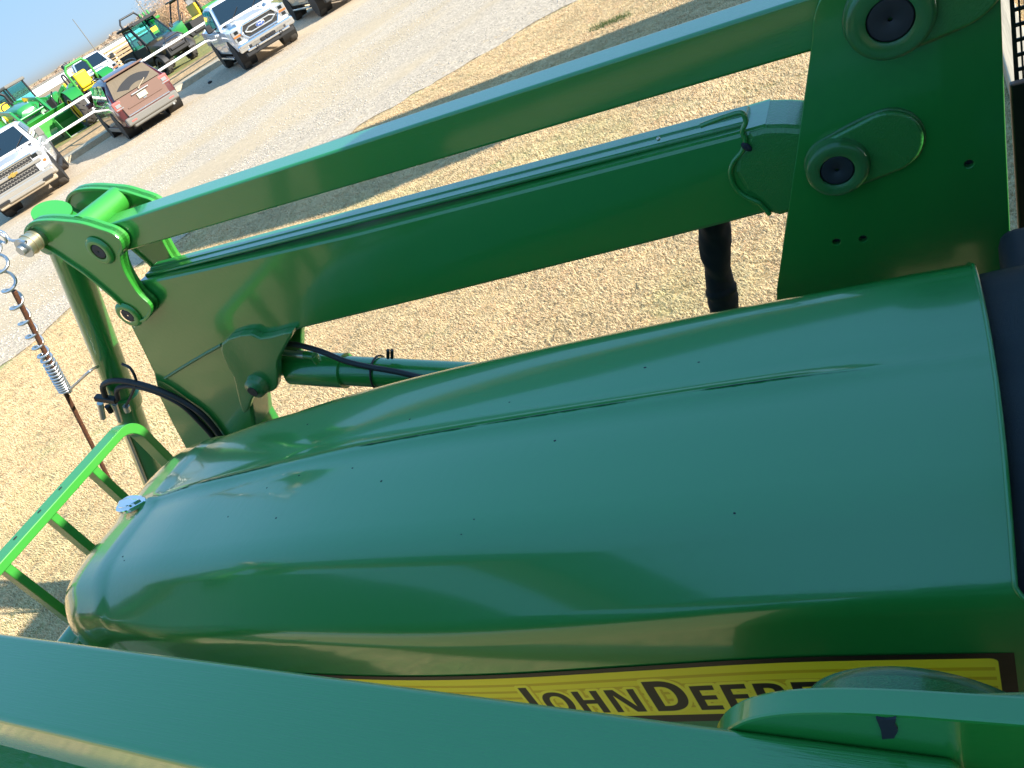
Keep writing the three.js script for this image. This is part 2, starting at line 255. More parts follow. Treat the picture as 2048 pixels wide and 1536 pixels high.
{
  const bl = (n, hmax, spread, s0) => { seed = s0; const p = [], nn = []; for (let i = 0; i < n; i++) { const a = rnd() * 6.283, r = spread * Math.sqrt(rnd()), x = Math.cos(a) * r, z = Math.sin(a) * r, l = rr(0.5, 1) * hmax, d = rnd() * 6.283, lean = rr(0.75, 1.5), w = 0.0015, dx = Math.cos(d), dz = Math.sin(d);
    const mx = x + dx * l * 0.45 * Math.sin(lean * 0.6), mz = z + dz * l * 0.45 * Math.sin(lean * 0.6), my = l * 0.5 * Math.cos(lean * 0.6), tx = mx + dx * l * 0.5 * Math.sin(lean), tz = mz + dz * l * 0.5 * Math.sin(lean), ty = my + l * 0.5 * Math.cos(lean);
    const sx = -dz * w, sz = dx * w; p.push(x - sx, 0, z - sz, x + sx, 0, z + sz, mx + sx, my, mz + sz, x - sx, 0, z - sz, mx + sx, my, mz + sz, mx - sx, my, mz - sz, mx - sx, my, mz - sz, mx + sx, my, mz + sz, tx, ty, tz); }
    const g = new THREE.BufferGeometry(); g.setAttribute('position', new THREE.Float32BufferAttribute(p, 3)); g.computeVertexNormals(); return g; };
  const mat = new THREE.MeshPhysicalMaterial({ color: 0xffffff, roughness: 0.85, side: THREE.DoubleSide });
  const root = new THREE.Group(); root.name = 'dry_grass'; root.userData = { label: 'short dormant straw coloured lawn grass', category: 'grass', kind: 'stuff' };
  for (let v = 0; v < 3; v++) {
    const g = bl(34, 0.038, 0.07, 100 + v), N = 26000, im = new THREE.InstancedMesh(g, mat, N), m = new THREE.Matrix4(), q = new THREE.Quaternion(); let k = 0; seed = 500 + v;
    for (let t = 0; t < 400000 && k < N; t++) {
      const x = rr(-1.2, 14), z = rr(-1.2, 14.5); if (inGravel(x + 0.1, z + 0.1)) { if (rnd() > 0.02 || inGravel(x - 0.7, z - 0.7)) continue; }
      if (z > 15 - x * 0.75 + 1.5) continue;
      const n = fbm(x * 0.9 + 40, z * 0.9, 4), s = rr(0.6, 1.15) * lerp(0.8, 1.25, n);
      q.setFromAxisAngle(V(0, 1, 0), rnd() * 6.283); m.compose(V(x, -0.012, z), q, V(s, s * rr(0.6, 1.1), s)); im.setMatrixAt(k, m);
      const b = rr(0.86, 1.12) * lerp(0.85, 1.1, n), gr = clamp((fbm(x * 0.7 + 9, z * 0.7 + 4, 3) - 0.60) * 2 + rr(-0.25, 0.08), 0, 0.35), red = rnd() < 0.10 ? 0.86 : 1;
      im.setColorAt(k, L(lerp(0.69, 0.48, gr) * b, lerp(0.515, 0.47, gr) * b * red, lerp(0.285, 0.20, gr) * b * red)); k++;
    }
    im.count = k; im.name = 'grass_blades'; im.castShadow = im.receiveShadow = true; root.add(im);
  }
  scene.add(root);
}

// ---------------------------------------------------------------- near tractor: hood, cowl, cab, wheels
const interp = (T, x) => { if (x <= T[0][0]) return T[0][1]; for (let i = 1; i < T.length; i++) if (x <= T[i][0]) { const a = T[i - 1], b = T[i], p0 = T[Math.max(0, i - 2)], p3 = T[Math.min(T.length - 1, i + 1)], h = b[0] - a[0], t = (x - a[0]) / h; const m0 = (b[1] - p0[1]) / (b[0] - p0[0]) * h, m1 = (p3[1] - a[1]) / (p3[0] - a[0]) * h, t2 = t * t, t3 = t2 * t; return (2 * t3 - 3 * t2 + 1) * a[1] + (t3 - 2 * t2 + t) * m0 + (-2 * t3 + 3 * t2) * b[1] + (t3 - t2) * m1; } return T.at(-1)[1]; };
const hoodY = [[-0.02, 1.782], [0.12, 1.776], [0.4, 1.763], [0.82, 1.736], [1.18, 1.706], [1.4, 1.681], [1.65, 1.646], [1.85, 1.618], [2.08, 1.572]];
const hoodW = [[-0.02, 0.342], [0.2, 0.355], [0.5, 0.375], [0.9, 0.392], [1.3, 0.394], [1.7, 0.386], [2.0, 0.37], [2.2, 0.356]];
function hoodSection(x, yc, hw, sp, sq = 1) {   // right half, centre to lower edge: [z, y]
  const k = hw, dep = [[0, sp], [0.010, sp * 0.45 - 0.001], [0.028, -0.003], [0.05, -0.001], [0.10, -0.002], [0.45 * k, -0.007], [0.56 * k, -0.0115], [0.62 * k, -0.0165], [0.67 * k, -0.0245], [0.715 * k, -0.0365], [0.76 * k, -0.0535], [0.82 * k, -0.079], [0.93 * k, -0.121], [0.96 * k, -0.133], [0.985 * k, -0.148], [1.0 * k, -0.168], [1.012 * k, -0.22], [1.022 * k, -0.30], [1.022 * k, -0.42], [1.0 * k, -0.52]];
  const fq = lerp(0.58, 1, sm(clamp((x + 0.02) / 1.0, 0, 1))); dep.forEach(d => { if (d[1] < 0) d[1] = d[1] > -0.15 ? d[1] * fq : lerp(-0.148 * fq, -0.52, (-0.148 - d[1]) / 0.372); });
  const f = sm(clamp((x - 1.75) / 0.6, 0, 1)), P = 5;
  return dep.map(([z, y]) => { const u = z / k, r = u < 0.986 ? -0.26 * (1 - Math.pow(1 - Math.pow(u, P), 1 / P)) + (z < 0.06 ? Math.max(y, -0.001) : 0) : y; return [z, yc + lerp(y, r, f)]; });
}
const hoodSide = (x, y) => { const yc = interp(hoodY, x), s = hoodSection(x, yc, interp(hoodW, x), 0); for (let i = 10; i < s.length - 1; i++) if (y <= s[i][1] && y >= s[i + 1][1]) return lerp(s[i][0], s[i + 1][0], (s[i][1] - y) / (s[i][1] - s[i + 1][1])); return s.at(-1)[0]; };
const tractor = thing('tractor', 'large green tractor with a long glossy hood, seen from beside its cab', 'tractor');
{
  const S = [], noseSq = (x) => lerp(1, 0.36, sm(clamp((x - 1.5) / 0.85, 0, 1)));
  for (let i = 0; i <= 56; i++) { const x = -0.02 + 2.14 * i / 56; S.push([x, interp(hoodY, x), interp(hoodW, x), 0.009 * sm(clamp((x - 0.05) / 0.22, 0, 1)), noseSq(x)]); }
  const nose = [[2.17, 1.556, 0.356, 0.010], [2.24, 1.542, 0.355, 0.009], [2.30, 1.526, 0.353, 0.007], [2.36, 1.502, 0.350, 0.005], [2.41, 1.470, 0.350, 0.003], [2.45, 1.432, 0.348, 0.001], [2.485, 1.385, 0.344, 0], [2.51, 1.33, 0.329, 0], [2.525, 1.26, 0.323, 0], [2.53, 1.18, 0.318, 0], [2.53, 1.08, 0.315, 0]];
  nose.forEach((n, i) => S.push([...n, noseSq(n[0])]));
  const nj = 2 * hoodSection(0, 0, 1, 0).length - 1, mid = (nj - 1) / 2, rows = S.map(([x, yc, hw, sp, sq]) => { const h = hoodSection(x, yc, hw, sp, sq); return [...h.slice(1).reverse().map(([z, y]) => V(x, y, -z)), ...h.map(([z, y]) => V(x, y, z))]; });
  // the nose is rounded in plan: its corners sit a little further back than its middle
  rows.forEach((r, i) => { const f = clamp((S[i][0] - 2.0) / 0.42, 0, 1); r.forEach(p => { p.x -= f * 0.075 * Math.pow(Math.abs(p.z) / 0.35, 6); }); });
  rows.slice(0, 3).forEach((r, i) => r.forEach(p => { p.x += (1 - i / 3) * (-0.012 * (1 - Math.pow(p.z / 0.34, 2)) + 0.004 - 0.05 * clamp((1.705 - p.y) / 0.06, 0, 1) * (p.z < 0 ? 1 : 0)); }));
  const g = grid(rows.length, nj, (i, j) => rows[i][j], (i, j, p) => [p.x, (j / nj) * 1.2]);
  mesh('hood', g, M.hood, tractor, 'glossy green sheet metal hood with a sharp centre crease');
  const hood = tractor.children.at(-1);
  // inner face of the rear lip, a finger's width under the skin
  mesh('rear_lip', grid(2, nj, (i, j) => rows[0][j].clone().add(V(0.03 * i - 0.001 * (1 - i), -0.012, -Math.sign(j - mid) * 0.006)), null), M.black, hood);
  mesh('rolled_lip', tube(rows[0].filter((p, j) => j % 1 === 0).map(p => p.clone()), 0.0035, 160, 8), M.hood, hood);
  // rubber seal and cowl edge that continue the hood's shape towards the cab
  mesh('cowl_seal', grid(6, nj, (i, j) => { const p = rows[2][j]; return V([0.03, -0.008, -0.03, -0.08, -0.2, -0.36][i], p.y - [0.03, 0.02, 0.016, 0.012, 0.01, 0.01][i], p.z * [0.94, 0.955, 0.965, 0.97, 0.98, 1.0][i]); }), std(M.cowl.color, 0.5, 0, { side: THREE.DoubleSide, bumpMap: M.cowl.bumpMap, bumpScale: 0.0006 }), tractor, 'black cowl edge showing behind the hood');
  // chipped paint along the crease, dark primer showing
  const nC = 700, crw = (x) => Math.max(0.00002, 0.00085 * clamp(0.35 + (fbm(x * 7, 3, 3) - 0.38) * 3, 0.1, 1) * (0.35 + 1.1 * fbm(x * 90, 9, 2)) * clamp((x - 0.12) * 6, 0, 1) * clamp((2.1 - x) * 5, 0, 1));
  mesh('worn_crease', grid(nC, 2, (i, j) => { const x = lerp(0.12, 2.1, i / (nC - 1)), sp = 0.009 * sm(clamp((x - 0.05) / 0.22, 0, 1)); return V(x, interp(hoodY, x) + sp + 0.0004, (j - 0.6) * 2 * crw(x)); }), std(M.chip.color, 0.7, 0, { side: THREE.DoubleSide }), hood, 'fine dark line where the paint has worn off the crease');
  const nicks = []; for (let i = 0; i < 22; i++) { const x = rr(0.3, 2.1), z = rr(-0.26, 0.2), y = interp(hoodY, x); const s = hoodSection(x, y, interp(hoodW, x), 0), az = Math.abs(z); let yy = y; for (let k = 1; k < s.length; k++) if (az <= s[k][0]) { yy = lerp(s[k - 1][1], s[k][1], (az - s[k - 1][0]) / (s[k][0] - s[k - 1][0])); break; } nicks.push(new THREE.SphereGeometry(rr(0.0012, 0.0028), 6, 5).scale(rr(1, 2), 0.35, 1).translate(x, yy, z)); }
  mesh('paint_nicks', nicks, M.chip, hood).userData.kind = 'stuff';
  // chrome leaping badge on the nose, set on the crease
  const flat = (pts, y0, t) => plate(smoothPts(pts, 5), 0, t, 0.003).scale(1.15, 1.15, 1).rotateX(-Math.PI / 2).rotateZ(-0.13).translate(2.235, y0, 0);
  mesh('hood_emblem', [flat([[0.07, -0.014], [0.055, 0.016], [0.0, 0.03], [-0.05, 0.02], [-0.085, 0.002], [-0.05, -0.016], [0.0, -0.028], [0.05, -0.03]], 1.549, 0.014), flat([[0.06, -0.010], [0.03, 0.016], [-0.02, 0.016], [-0.06, 0.002], [-0.02, -0.006], [0.02, -0.014]], 1.560, 0.010)], M.chrome, hood, 'chrome badge on the hood nose');
  // yellow side decal with its lettering
  const c = document.createElement('canvas'); c.width = 2048; c.height = 300; const k = c.getContext('2d');
  k.fillStyle = '#2a1c17'; k.fillRect(0, 0, 2048, 300);
  k.fillStyle = '#f7e22e'; k.beginPath(); k.roundRect(-40, 20, 2062, 240, 14); k.fill();
  k.fillStyle = '#dcb91c'; for (const y of [54, 92, 130, 168, 206]) k.fillRect(0, y, 2016, 13);
  const word = (dx, dy, style, stroke) => { k.save(); k.translate(930 + dx, dy); k.scale(0.75, 1); k.fillStyle = k.strokeStyle = style; k.lineJoin = 'round'; k.lineWidth = stroke; let x = 0; for (const [ch, big] of [['J', 1], ['O', 0], ['H', 0], ['N', 0], ['D', 1], ['E', 0], ['E', 0], ['R', 0], ['E', 0]]) { k.font = `bold ${big ? 226 : 180}px sans-serif`; if (stroke) k.strokeText(ch, x, 236); else k.fillText(ch, x, 236); x += k.measureText(ch).width * (ch === 'J' ? 1.0 : 0.96) + (ch === 'N' ? 10 : 0); } k.restore(); };
  word(14, -6, '#dcb91c', 8); word(0, 0, '#fbe83c', 26); word(0, 0, '#1d1412', 0);
  const dt = new THREE.CanvasTexture(c); dt.colorSpace = THREE.SRGBColorSpace; dt.anisotropy = 8;
  const top = [[1.55, 0.262], [1.1, 0.262], [0.8, 0.243], [0.35, 0.200], [0.0, 0.186]].map(([x, d]) => [x, interp(hoodY, x) - d]).reverse();
  const dg = grid(40, 8, (i, j) => { const x = lerp(1.42, -0.008, i / 39), y = interp(top, x) - 0.175 * j / 7; return V(x, y, -hoodSide(x, y) - 0.0022); }, (i, j) => [i / 39, 1 - j / 7]);
  mesh('decal', dg, std(0xffffff, 0.35, 0, { map: dt, side: THREE.DoubleSide }), tractor, 'yellow name decal with dark lettering and a black border on the hood side');
  // lower engine bay panel under the hood skirt
  mesh('engine_block', [box(2.1, 0.55, 0.5, 1.25, 0.93, 0, 0.03), box(0.35, 0.5, 0.56, 2.2, 0.95, 0, 0.03)], M.black, tractor);
  mesh('radiator_grille', [...Array(14).keys()].map(i => box(0.012, 0.018, 0.50, 2.54, 0.72 + i * 0.030, 0)), M.black, tractor);
  mesh('front_axle', [box(0.2, 0.2, 1.3, 2.35, 0.56, 0, 0.03), box(1.2, 0.3, 0.42, 1.9, 0.62, 0, 0.03)], M.cast, tractor);
  // black cowl between hood and cab
  const cw = (u, v) => { const z = lerp(-0.54, 0.54, u), a = v * Math.PI * 0.5, e = Math.pow(Math.abs(z) / 0.54, 6); return V(-0.055 - 0.18 * Math.sin(a) - 0.01 * (1 - e), 1.28 + 0.42 * (1 - Math.pow(1 - v, 2.2)) - 0.07 * e + 0.05 * v, z); };
  mesh('cowl', grid(24, 18, (i, j) => cw(i / 23, j / 17)), std(M.cowl.color, 0.5, 0, { bumpMap: M.cowl.bumpMap, bumpScale: 0.0006, side: THREE.DoubleSide }), tractor, 'matt black ribbed cowl behind the hood');
  mesh('firewall', box(0.3, 0.95, 1.04, -0.22, 1.17, 0, 0.03), M.cowl, tractor);
  // cab
  const post = (x0, z0, x1, z1) => beam(V(x0, 1.15, z0), V(x1, 2.80, z1), 0.07, 0.07, 0.015, V(1, 0, 0));
  const rs = (x, hw, y0, y1, e) => [x, [[y0, 0], [y0, hw - 0.05], [y0 + 0.04, hw], [y1 - 0.07, hw], [y1 - e, hw - 0.04], [y1, hw - 0.12], [y1 + 0.015, 0]]];
  const roof = loft([rs(-1.86, 0.70, 2.74, 2.86, 0.02), rs(-1.80, 0.92, 2.72, 2.90, 0.02), rs(-1.6, 0.955, 2.71, 2.92, 0.02), rs(-0.4, 0.95, 2.71, 2.92, 0.02), rs(-0.12, 0.91, 2.72, 2.91, 0.02), rs(-0.06, 0.86, 2.74, 2.87, 0.02)], 0.9);
  mesh('cab_roof', roof, M.green, tractor, 'green cab roof');
  for (const s of [-1, 1]) { mesh('cab_post', post(-0.36, s * 0.56, -0.30, s * 0.62), M.black, tractor); mesh('cab_post', post(-1.60, s * 0.68, -1.62, s * 0.66), M.black, tractor); mesh('cab_window', panel([V(-0.42, 1.2, s * 0.60), V(-1.55, 1.2, s * 0.69), V(-1.57, 2.72, s * 0.67), V(-0.36, 2.72, s * 0.64)], 0.005), M.glass, tractor); }
  mesh('windscreen', panel([V(-0.38, 1.42, -0.52), V(-0.38, 1.42, 0.52), V(-0.32, 2.72, 0.57), V(-0.32, 2.72, -0.57)], 0.005), M.glass, tractor);
  mesh('rear_window', panel([V(-1.63, 1.45, -0.62), V(-1.63, 1.45, 0.62), V(-1.64, 2.72, 0.62), V(-1.64, 2.72, -0.62)], 0.005), M.tint, tractor);
  mesh('cab_floor', [box(1.25, 0.12, 1.2, -1.0, 1.1, 0, 0.02), box(0.12, 0.5, 1.15, -0.36, 1.3, 0, 0.02), box(0.1, 0.4, 1.3, -1.62, 1.3, 0, 0.02)], M.black, tractor);
  mesh('driver_seat', [box(0.5, 0.14, 0.5, -1.05, 1.55, 0, 0.05), box(0.14, 0.65, 0.48, -1.3, 1.92, 0, 0.06), box(0.3, 0.35, 0.3, -1.05, 1.3, 0, 0.02)], M.seatYellow, tractor);
  mesh('steering_wheel', new THREE.TorusGeometry(0.2, 0.016, 10, 30).rotateY(Math.PI / 2).rotateZ(0.5).translate(-0.62, 1.92, 0), M.black, tractor);
  // wheels (mostly out of sight, they carry the tractor and its shadow)
  const wheel = (x, z, R, w) => { const pr = [[R * 0.55, -w / 2], [R * 0.9, -w / 2], [R * 0.98, -w * 0.42], [R, -w * 0.2], [R, w * 0.2], [R * 0.98, w * 0.42], [R * 0.9, w / 2], [R * 0.55, w / 2]].map(p => new THREE.Vector2(...p)); const t = mesh('wheel', new THREE.LatheGeometry(pr, 40).rotateX(Math.PI / 2).translate(x, R, z), M.tyre, tractor); mesh('rim', new THREE.CylinderGeometry(R * 0.56, R * 0.56, w * 0.5, 30).rotateX(Math.PI / 2).translate(x, R, z), M.yellow, t);
    const lugs = []; for (let i = 0; i < 22; i++) for (const s of [-1, 1]) lugs.push(box(0.05, 0.04, w * 0.52, 0, 0, 0).rotateY(s * 0.7).translate(0, R, s * w * 0.23).rotateZ((i + (s > 0 ? 0.5 : 0)) / 22 * Math.PI * 2).translate(x, R, z)); mesh('tread', lugs, M.tyre, t); };
  for (const s of [-1, 1]) { wheel(-1.25, s * 0.88, 0.82, 0.42); wheel(2.35, s * 0.78, 0.52, 0.30); }
  for (const s of [-1, 1]) mesh('fender', grid(16, 2, (i, j) => { const a = lerp(0.35, 2.9, i / 15); return V(-1.25 + 0.9 * Math.cos(a), 0.82 + 0.9 * Math.sin(a), s * lerp(0.68, 1.08, j)); }), std(M.green.color, 0.4, 0, { side: THREE.DoubleSide }), tractor);
  // exhaust heat shield at the right front corner of the cab
  mesh('exhaust_shield', (() => { const s = new THREE.Shape([[-0.30, 1.55], [-0.152, 1.55], [-0.156, 2.60], [-0.30, 2.60]].map(p => new THREE.Vector2(...p))); for (let r = 0; r < 26; r++) for (let c = 0; c < 13; c++) { const cx = -0.1645 - c * 0.0098, y = 1.70 + r * 0.033, h = new THREE.Path(); h.moveTo(cx - 0.003, y); h.lineTo(cx - 0.003, y + 0.025); h.lineTo(cx + 0.003, y + 0.025); h.lineTo(cx + 0.003, y); s.holes.push(h); } return new THREE.ExtrudeGeometry(s, { depth: 0.004, bevelEnabled: false }).translate(0, 0, 0.985); })(), M.black, tractor, 'black slotted heat shield beside the cab post');
  mesh('shield_bracket', [beam(V(-0.16, 1.1, 0.95), V(-0.165, 1.72, 0.95), 0.05, 0.02, 0.005, V(1, 0, 0)), beam(V(-0.19, 1.1, 0.96), V(-0.24, 1.66, 0.96), 0.09, 0.02, 0.005, V(1, 0, 0))], M.black, tractor);
  // brush guard in front of the nose
  const gx = 2.70, gy = 1.56, gw = 0.43;
  const bar = (z) => beam(V(gx + 0.01, gy - 0.012, z), V(gx + 0.01, 0.75, z), 0.055, 0.028, 0.004, V(1, 0, 0));
  const railPts = []; for (const s of [-1, 1]) for (let i = 0; i <= 8; i++) { const a = Math.PI / 2 * (s < 0 ? i / 8 : 1 - i / 8); railPts.push([s * (gw - 0.07 + 0.07 * Math.cos(a)) , gy - 0.07 + 0.07 * Math.sin(a)]); }
  const outl = [[-gw, 0.75], ...railPts, [gw, 0.75]], inn = outl.map(([z, y], i) => [z * (gw - 0.024) / gw, y - (i > 0 && i < outl.length - 1 ? 0.024 : 0)]).reverse();
  const gs = new THREE.Shape(outl.concat(inn).map(p => new THREE.Vector2(...p)));
  mesh('brush_guard', new THREE.ExtrudeGeometry(gs, { depth: 0.064, bevelEnabled: true, bevelThickness: 0.003, bevelSize: 0.003, bevelSegments: 2 }).rotateY(-Math.PI / 2).translate(gx + 0.042, 0, 0), M.lime, tractor, 'bright green bent flat-bar guard in front of the nose');
  const bg = tractor.children.at(-1);
  for (const z of [-0.22, -0.012, 0.195]) mesh('guard_bar', bar(z), M.lime, bg);
  for (const z of [-0.02, 0.08, -0.13]) mesh('bolt_hole', new THREE.CylinderGeometry(0.005, 0.005, 0.002, 14).scale(1, 1, 1.6).translate(gx + 0.018, gy + 0.0035, z), M.chip, bg);
}

// ---------------------------------------------------------------- front loader
const loader = thing('front_loader', 'green front loader with box-section arms and level links on both sides of the hood', 'loader');
const zI = 0.70, zA = 0.7176;
function bothSides(name, geo, mat, label) {
  const out = []; if (Array.isArray(geo)) geo = mergeGeometries(geo.map(prep), false);
  for (const s of [1, -1]) out.push(mesh(name, s > 0 ? geo : mirrorZ(geo), mat, loader, label)); return out;
}
function sub(parents, name, geo, mat, label) { if (Array.isArray(geo)) geo = mergeGeometries(geo.map(prep), false); parents.forEach((p, i) => mesh(name, i === 0 ? geo : mirrorZ(geo), mat, p, label)); }
const up = V(0, 0, 0).copy(onZ(1780, 30, 0.69)), lo = onZ(1675, 330, 0.69), pinF = onZ(205, 497, 0.69), pinL = onZ(262, 625, 0.69);
{
  const hole = [onZ(1673, 484, zI), onZ(1726, 478, zI), onZ(1938, 328, zI)].map(p => [p.x, p.y, 0.0085]);
  const mastOut = [[0.45, 1.2], [0.393, 1.457], [0.255, 1.856], [0.195, 2.035], [0.190, 2.058], [0.183, 2.077], [0.174, 2.094], [0.163, 2.108], [0.150, 2.1205], [0.135, 2.130], [0.118, 2.1375], [0.098, 2.143], [0.075, 2.147], [0.05, 2.1495], [-0.08, 2.156], [-0.115, 2.145], [-0.118, 2.0], [-0.11, 1.733], [-0.102, 1.391], [-0.09, 0.75], [0.25, 0.62], [0.46, 0.9]];
    const arcI = mastOut.findIndex(p => p[0] === 0.195), arcE = mastOut.findIndex(p => p[0] === 0.05);
  mastOut.splice(arcI, arcE - arcI + 1, ...smoothPts(mastOut.slice(arcI, arcE + 1), 5, false).map(p => [p.x, p.y]));
  const mast = bothSides('mast_plate', plate(mastOut, zI, 0.017, 0.002, hole), M.green, 'flat green upright mast plate with bolt holes');
  for (const h of hole) sub(mast, 'bolt_hole', new THREE.CylinderGeometry(0.0095, 0.0095, 0.003, 18).rotateX(Math.PI / 2).translate(h[0], h[1], zI + 0.0175), M.black);
  bothSides('mast_plate', plate(mastOut, 0.893, 0.016, 0.002), M.green);
  bothSides('mast_base', [box(0.5, 0.4, 0.17, 0.18, 0.85, 0.79, 0.02), box(0.3, 0.22, 0.42, 0.15, 0.85, 0.5, 0.02)], M.cast);
  for (const [c, dx, dy, R, pr] of [[lo, -0.098, 0.022, 0.064, 0.034], [up, -0.105, 0.02, 0.078, 0.041]]) {
    const pts = [], d = Math.atan2(dy, dx), Lg = Math.hypot(dx, dy);
    for (let i = 0; i <= 18; i++) { const a = d + Math.PI / 2 + Math.PI * i / 18; pts.push([c.x + R * Math.cos(a), c.y + R * Math.sin(a)]); }
    for (let i = 0; i <= 18; i++) { const a = d - Math.PI / 2 + Math.PI * i / 18; pts.push([c.x + Lg * Math.cos(d) + R * 1.08 * Math.cos(a), c.y + Lg * Math.sin(d) + R * 1.08 * Math.sin(a)]); }
    const ob = plate(pts, zI - 0.0145, 0.018, 0.006, [], 4), lathe = new THREE.LatheGeometry([[pr + 0.001, 0.03], [pr + 0.001, 0.038], [R - 0.01, 0.038], [R - 0.003, 0.034], [R, 0.026], [R + 0.002, 0]].map(p => new THREE.Vector2(...p)), 48).rotateX(-Math.PI / 2).translate(c.x, c.y, zI);
    sub(mast, 'pivot_boss', [ob, lathe], M.cast, 'raised cast boss around the pivot pin');
    sub(mast, 'boss_weld', tube(pts.filter((p, i) => i % 3 === 0).map((p, i) => V(p[0] + rr(-0.0012, 0.0012), p[1] + rr(-0.0012, 0.0012), zI - 0.001)), 0.0045, 120, 8, true), M.cast);
    sub(mast, 'pin_plug', new THREE.LatheGeometry([[0.0045, 0.026], [0.0045, 0.034], [pr - 0.004, 0.035], [pr, 0.033], [pr, 0.0]].map(p => new THREE.Vector2(...p)), 40).rotateX(-Math.PI / 2).translate(c.x, c.y, zI), M.plug, 'black plug over the pin end');
  }
  const tp = [[1752, 1432], [1772, 1435], [1792, 1433], [1790, 1444], [1796, 1457], [1788, 1472], [1764, 1474], [1762, 1457], [1757, 1444]].map(p => onZ(p[0], p[1], -0.717)); mesh('tape_patch', plate(tp, -0.7185, 0.0022, 0), M.chip, mast[1], 'torn black tape patch');
  // level link
  const l0 = V(0.03, 2.054, 0.766), l1 = V(2.53, 2.1105, 0.766);
  bothSides('level_link', [beam(l0, l1, 0.107, 0.099, 0.0085), rod(V(l1.x, l1.y, 0.72), V(l1.x, l1.y, 0.815), 0.052, 0.052, 28)], M.green, 'straight green box tube above the loader arm');
  // main arm: side outline read on the plane of its inner face
  const armPx = [[1530, 252], [1466, 269.5], [1080, 370], [700, 469], [420, 534], [275, 566], [258, 600], [258, 648], [285, 702], [306, 745], [318, 795], [345, 850], [380, 915], [470, 1040], [640, 1080], [560, 940], [510, 860], [500, 790], [528, 720], [560, 676], [604, 658], [845, 600], [1300, 487.5], [1459, 447], [1540, 426]];
  const arm = bothSides('loader_arm', pxPlate(armPx, zA, 0.148, 0.011), M.green, 'deep green box-section loader arm bending down at the knee');
  const A0 = onZ(1490, 263, zA), A1 = onZ(280, 564, zA); A0.z = A1.z = 0; const rise = (dy, z, w, h) => beam(A0.clone().add(V(0, dy, z)), A1.clone().add(V(0.0, dy, z)), h, w, 0.007);
  sub(arm, 'top_rib', [rise(0.002, 0.792, 0.09, 0.014), rise(0.005, 0.805, 0.05, 0.016)], M.green);
  // cast rear end with its wandering weld seam
  const castPx = [[1497, 262], [1530, 253], [1570, 252], [1620, 256], [1720, 270], [1760, 330], [1700, 400], [1600, 420], [1560, 432], [1535, 425], [1520, 405], [1490, 385], [1468, 345], [1470, 310], [1486, 292], [1492, 275]];
  sub(arm, 'arm_end', pxPlate(castPx, zA - 0.004, 0.15, 0.014, [], zA), M.cast, 'cast arm end welded to the tube');
  seed = 31; const seam = [[1400, 250], [1450, 234], [1482, 227], [1492, 240], [1484, 262], [1492, 280], [1486, 300], [1466, 325], [1461, 345], [1470, 372], [1490, 392], [1516, 405], [1528, 416], [1540, 428]].map(p => onZ(p[0], p[1], zA - 0.003));
  sub(arm, 'weld_seam', tube(seam.map(p => p.clone().add(V(rr(-0.002, 0.002), rr(-0.002, 0.002), -0.001))), 0.0058, 140, 10), M.green, 'thick painted weld bead');
  sub(arm, 'weld_chip', new THREE.SphereGeometry(0.011, 10, 8).scale(0.75, 1.3, 0.35).rotateZ(-0.6).translate(...onZ(1493, 294, zA - 0.009).toArray()), M.chip);
  const knW = [[330, 757], [360, 738], [400, 714], [443, 690]].map(p => onZ(p[0], p[1], zA - 0.002));
  sub(arm, 'knee_weld', tube(knW, 0.006, 30, 8), M.cast);
  sub(arm, 'rivet', new THREE.SphereGeometry(0.005, 10, 8).translate(...onZ(1320, 287, zA + 0.02).toArray()).translate(0, 0.012, 0), M.steel);
  // cylinder bracket cast onto the arm
  const brPx = [[443, 688], [500, 668], [520, 676], [584, 664], [572, 690], [556, 722], [556, 752], [552, 778], [528, 788], [508, 792], [496, 820], [488, 826], [478, 800], [466, 752], [452, 728]];
  const brOut = smoothPts(brPx.map(p => onZ(p[0], p[1], zA - 0.03)), 3);
  sub(arm, 'cylinder_bracket', [plate(brOut, zA - 0.032, 0.034, 0.006), plate(brOut, zA + 0.146, 0.03, 0.006)], M.cast, 'rough cast bracket holding the lift cylinder');
  const cp = onZ(512, 775, zA - 0.05);
  sub(arm, 'bracket_pin', new THREE.LatheGeometry([[0.003, 0.05], [0.003, 0.053], [0.022, 0.053], [0.024, 0.046], [0.04, 0.044], [0.043, 0.03], [0.052, 0.0]].map(p => new THREE.Vector2(...p)), 30).rotateX(-Math.PI / 2).translate(cp.x, cp.y, zA - 0.02), M.cast);
  sub(arm, 'pin_plug', new THREE.CylinderGeometry(0.021, 0.021, 0.004, 26).rotateX(Math.PI / 2).translate(cp.x, cp.y, zA - 0.074), M.plug);
  // lift cylinder from the bracket back and down to the mast foot
  const c0 = V(cp.x, cp.y, zA + 0.07), c1 = V(0.35, 0.98, zA + 0.07), cd = c1.clone().sub(c0).normalize();
  const cyl = bothSides('lift_cylinder', [rod(c0.clone().addScaledVector(cd, 0.10), c1, 0.056, 0.056, 32), rod(c0.clone().addScaledVector(cd, 0.10), c0.clone().addScaledVector(cd, 0.34), 0.066, 0.066, 32), rod(c0, c0.clone().addScaledVector(cd, 0.11), 0.034, 0.034, 24)], M.green, 'green hydraulic lift cylinder under the arm');
  const f0 = onZ(628, 712, zA + 0.05), f1 = onZ(575, 706, zA + 0.05);
  sub(cyl, 'hose_fitting', [rod(f0.clone().add(V(0, -0.05, 0)), f0, 0.017, 0.017, 8), rod(f0, f0.clone().lerp(f1, 0.35), 0.017, 0.016, 6)], M.green); 
  sub(cyl, 'fitting_nut', [rod(f0.clone().lerp(f1, 0.35), f0.clone().lerp(f1, 0.62), 0.016, 0.016, 6), rod(f0.clone().lerp(f1, 0.62), f1.clone().lerp(f0, -0.6), 0.011, 0.012, 14)], M.steel);
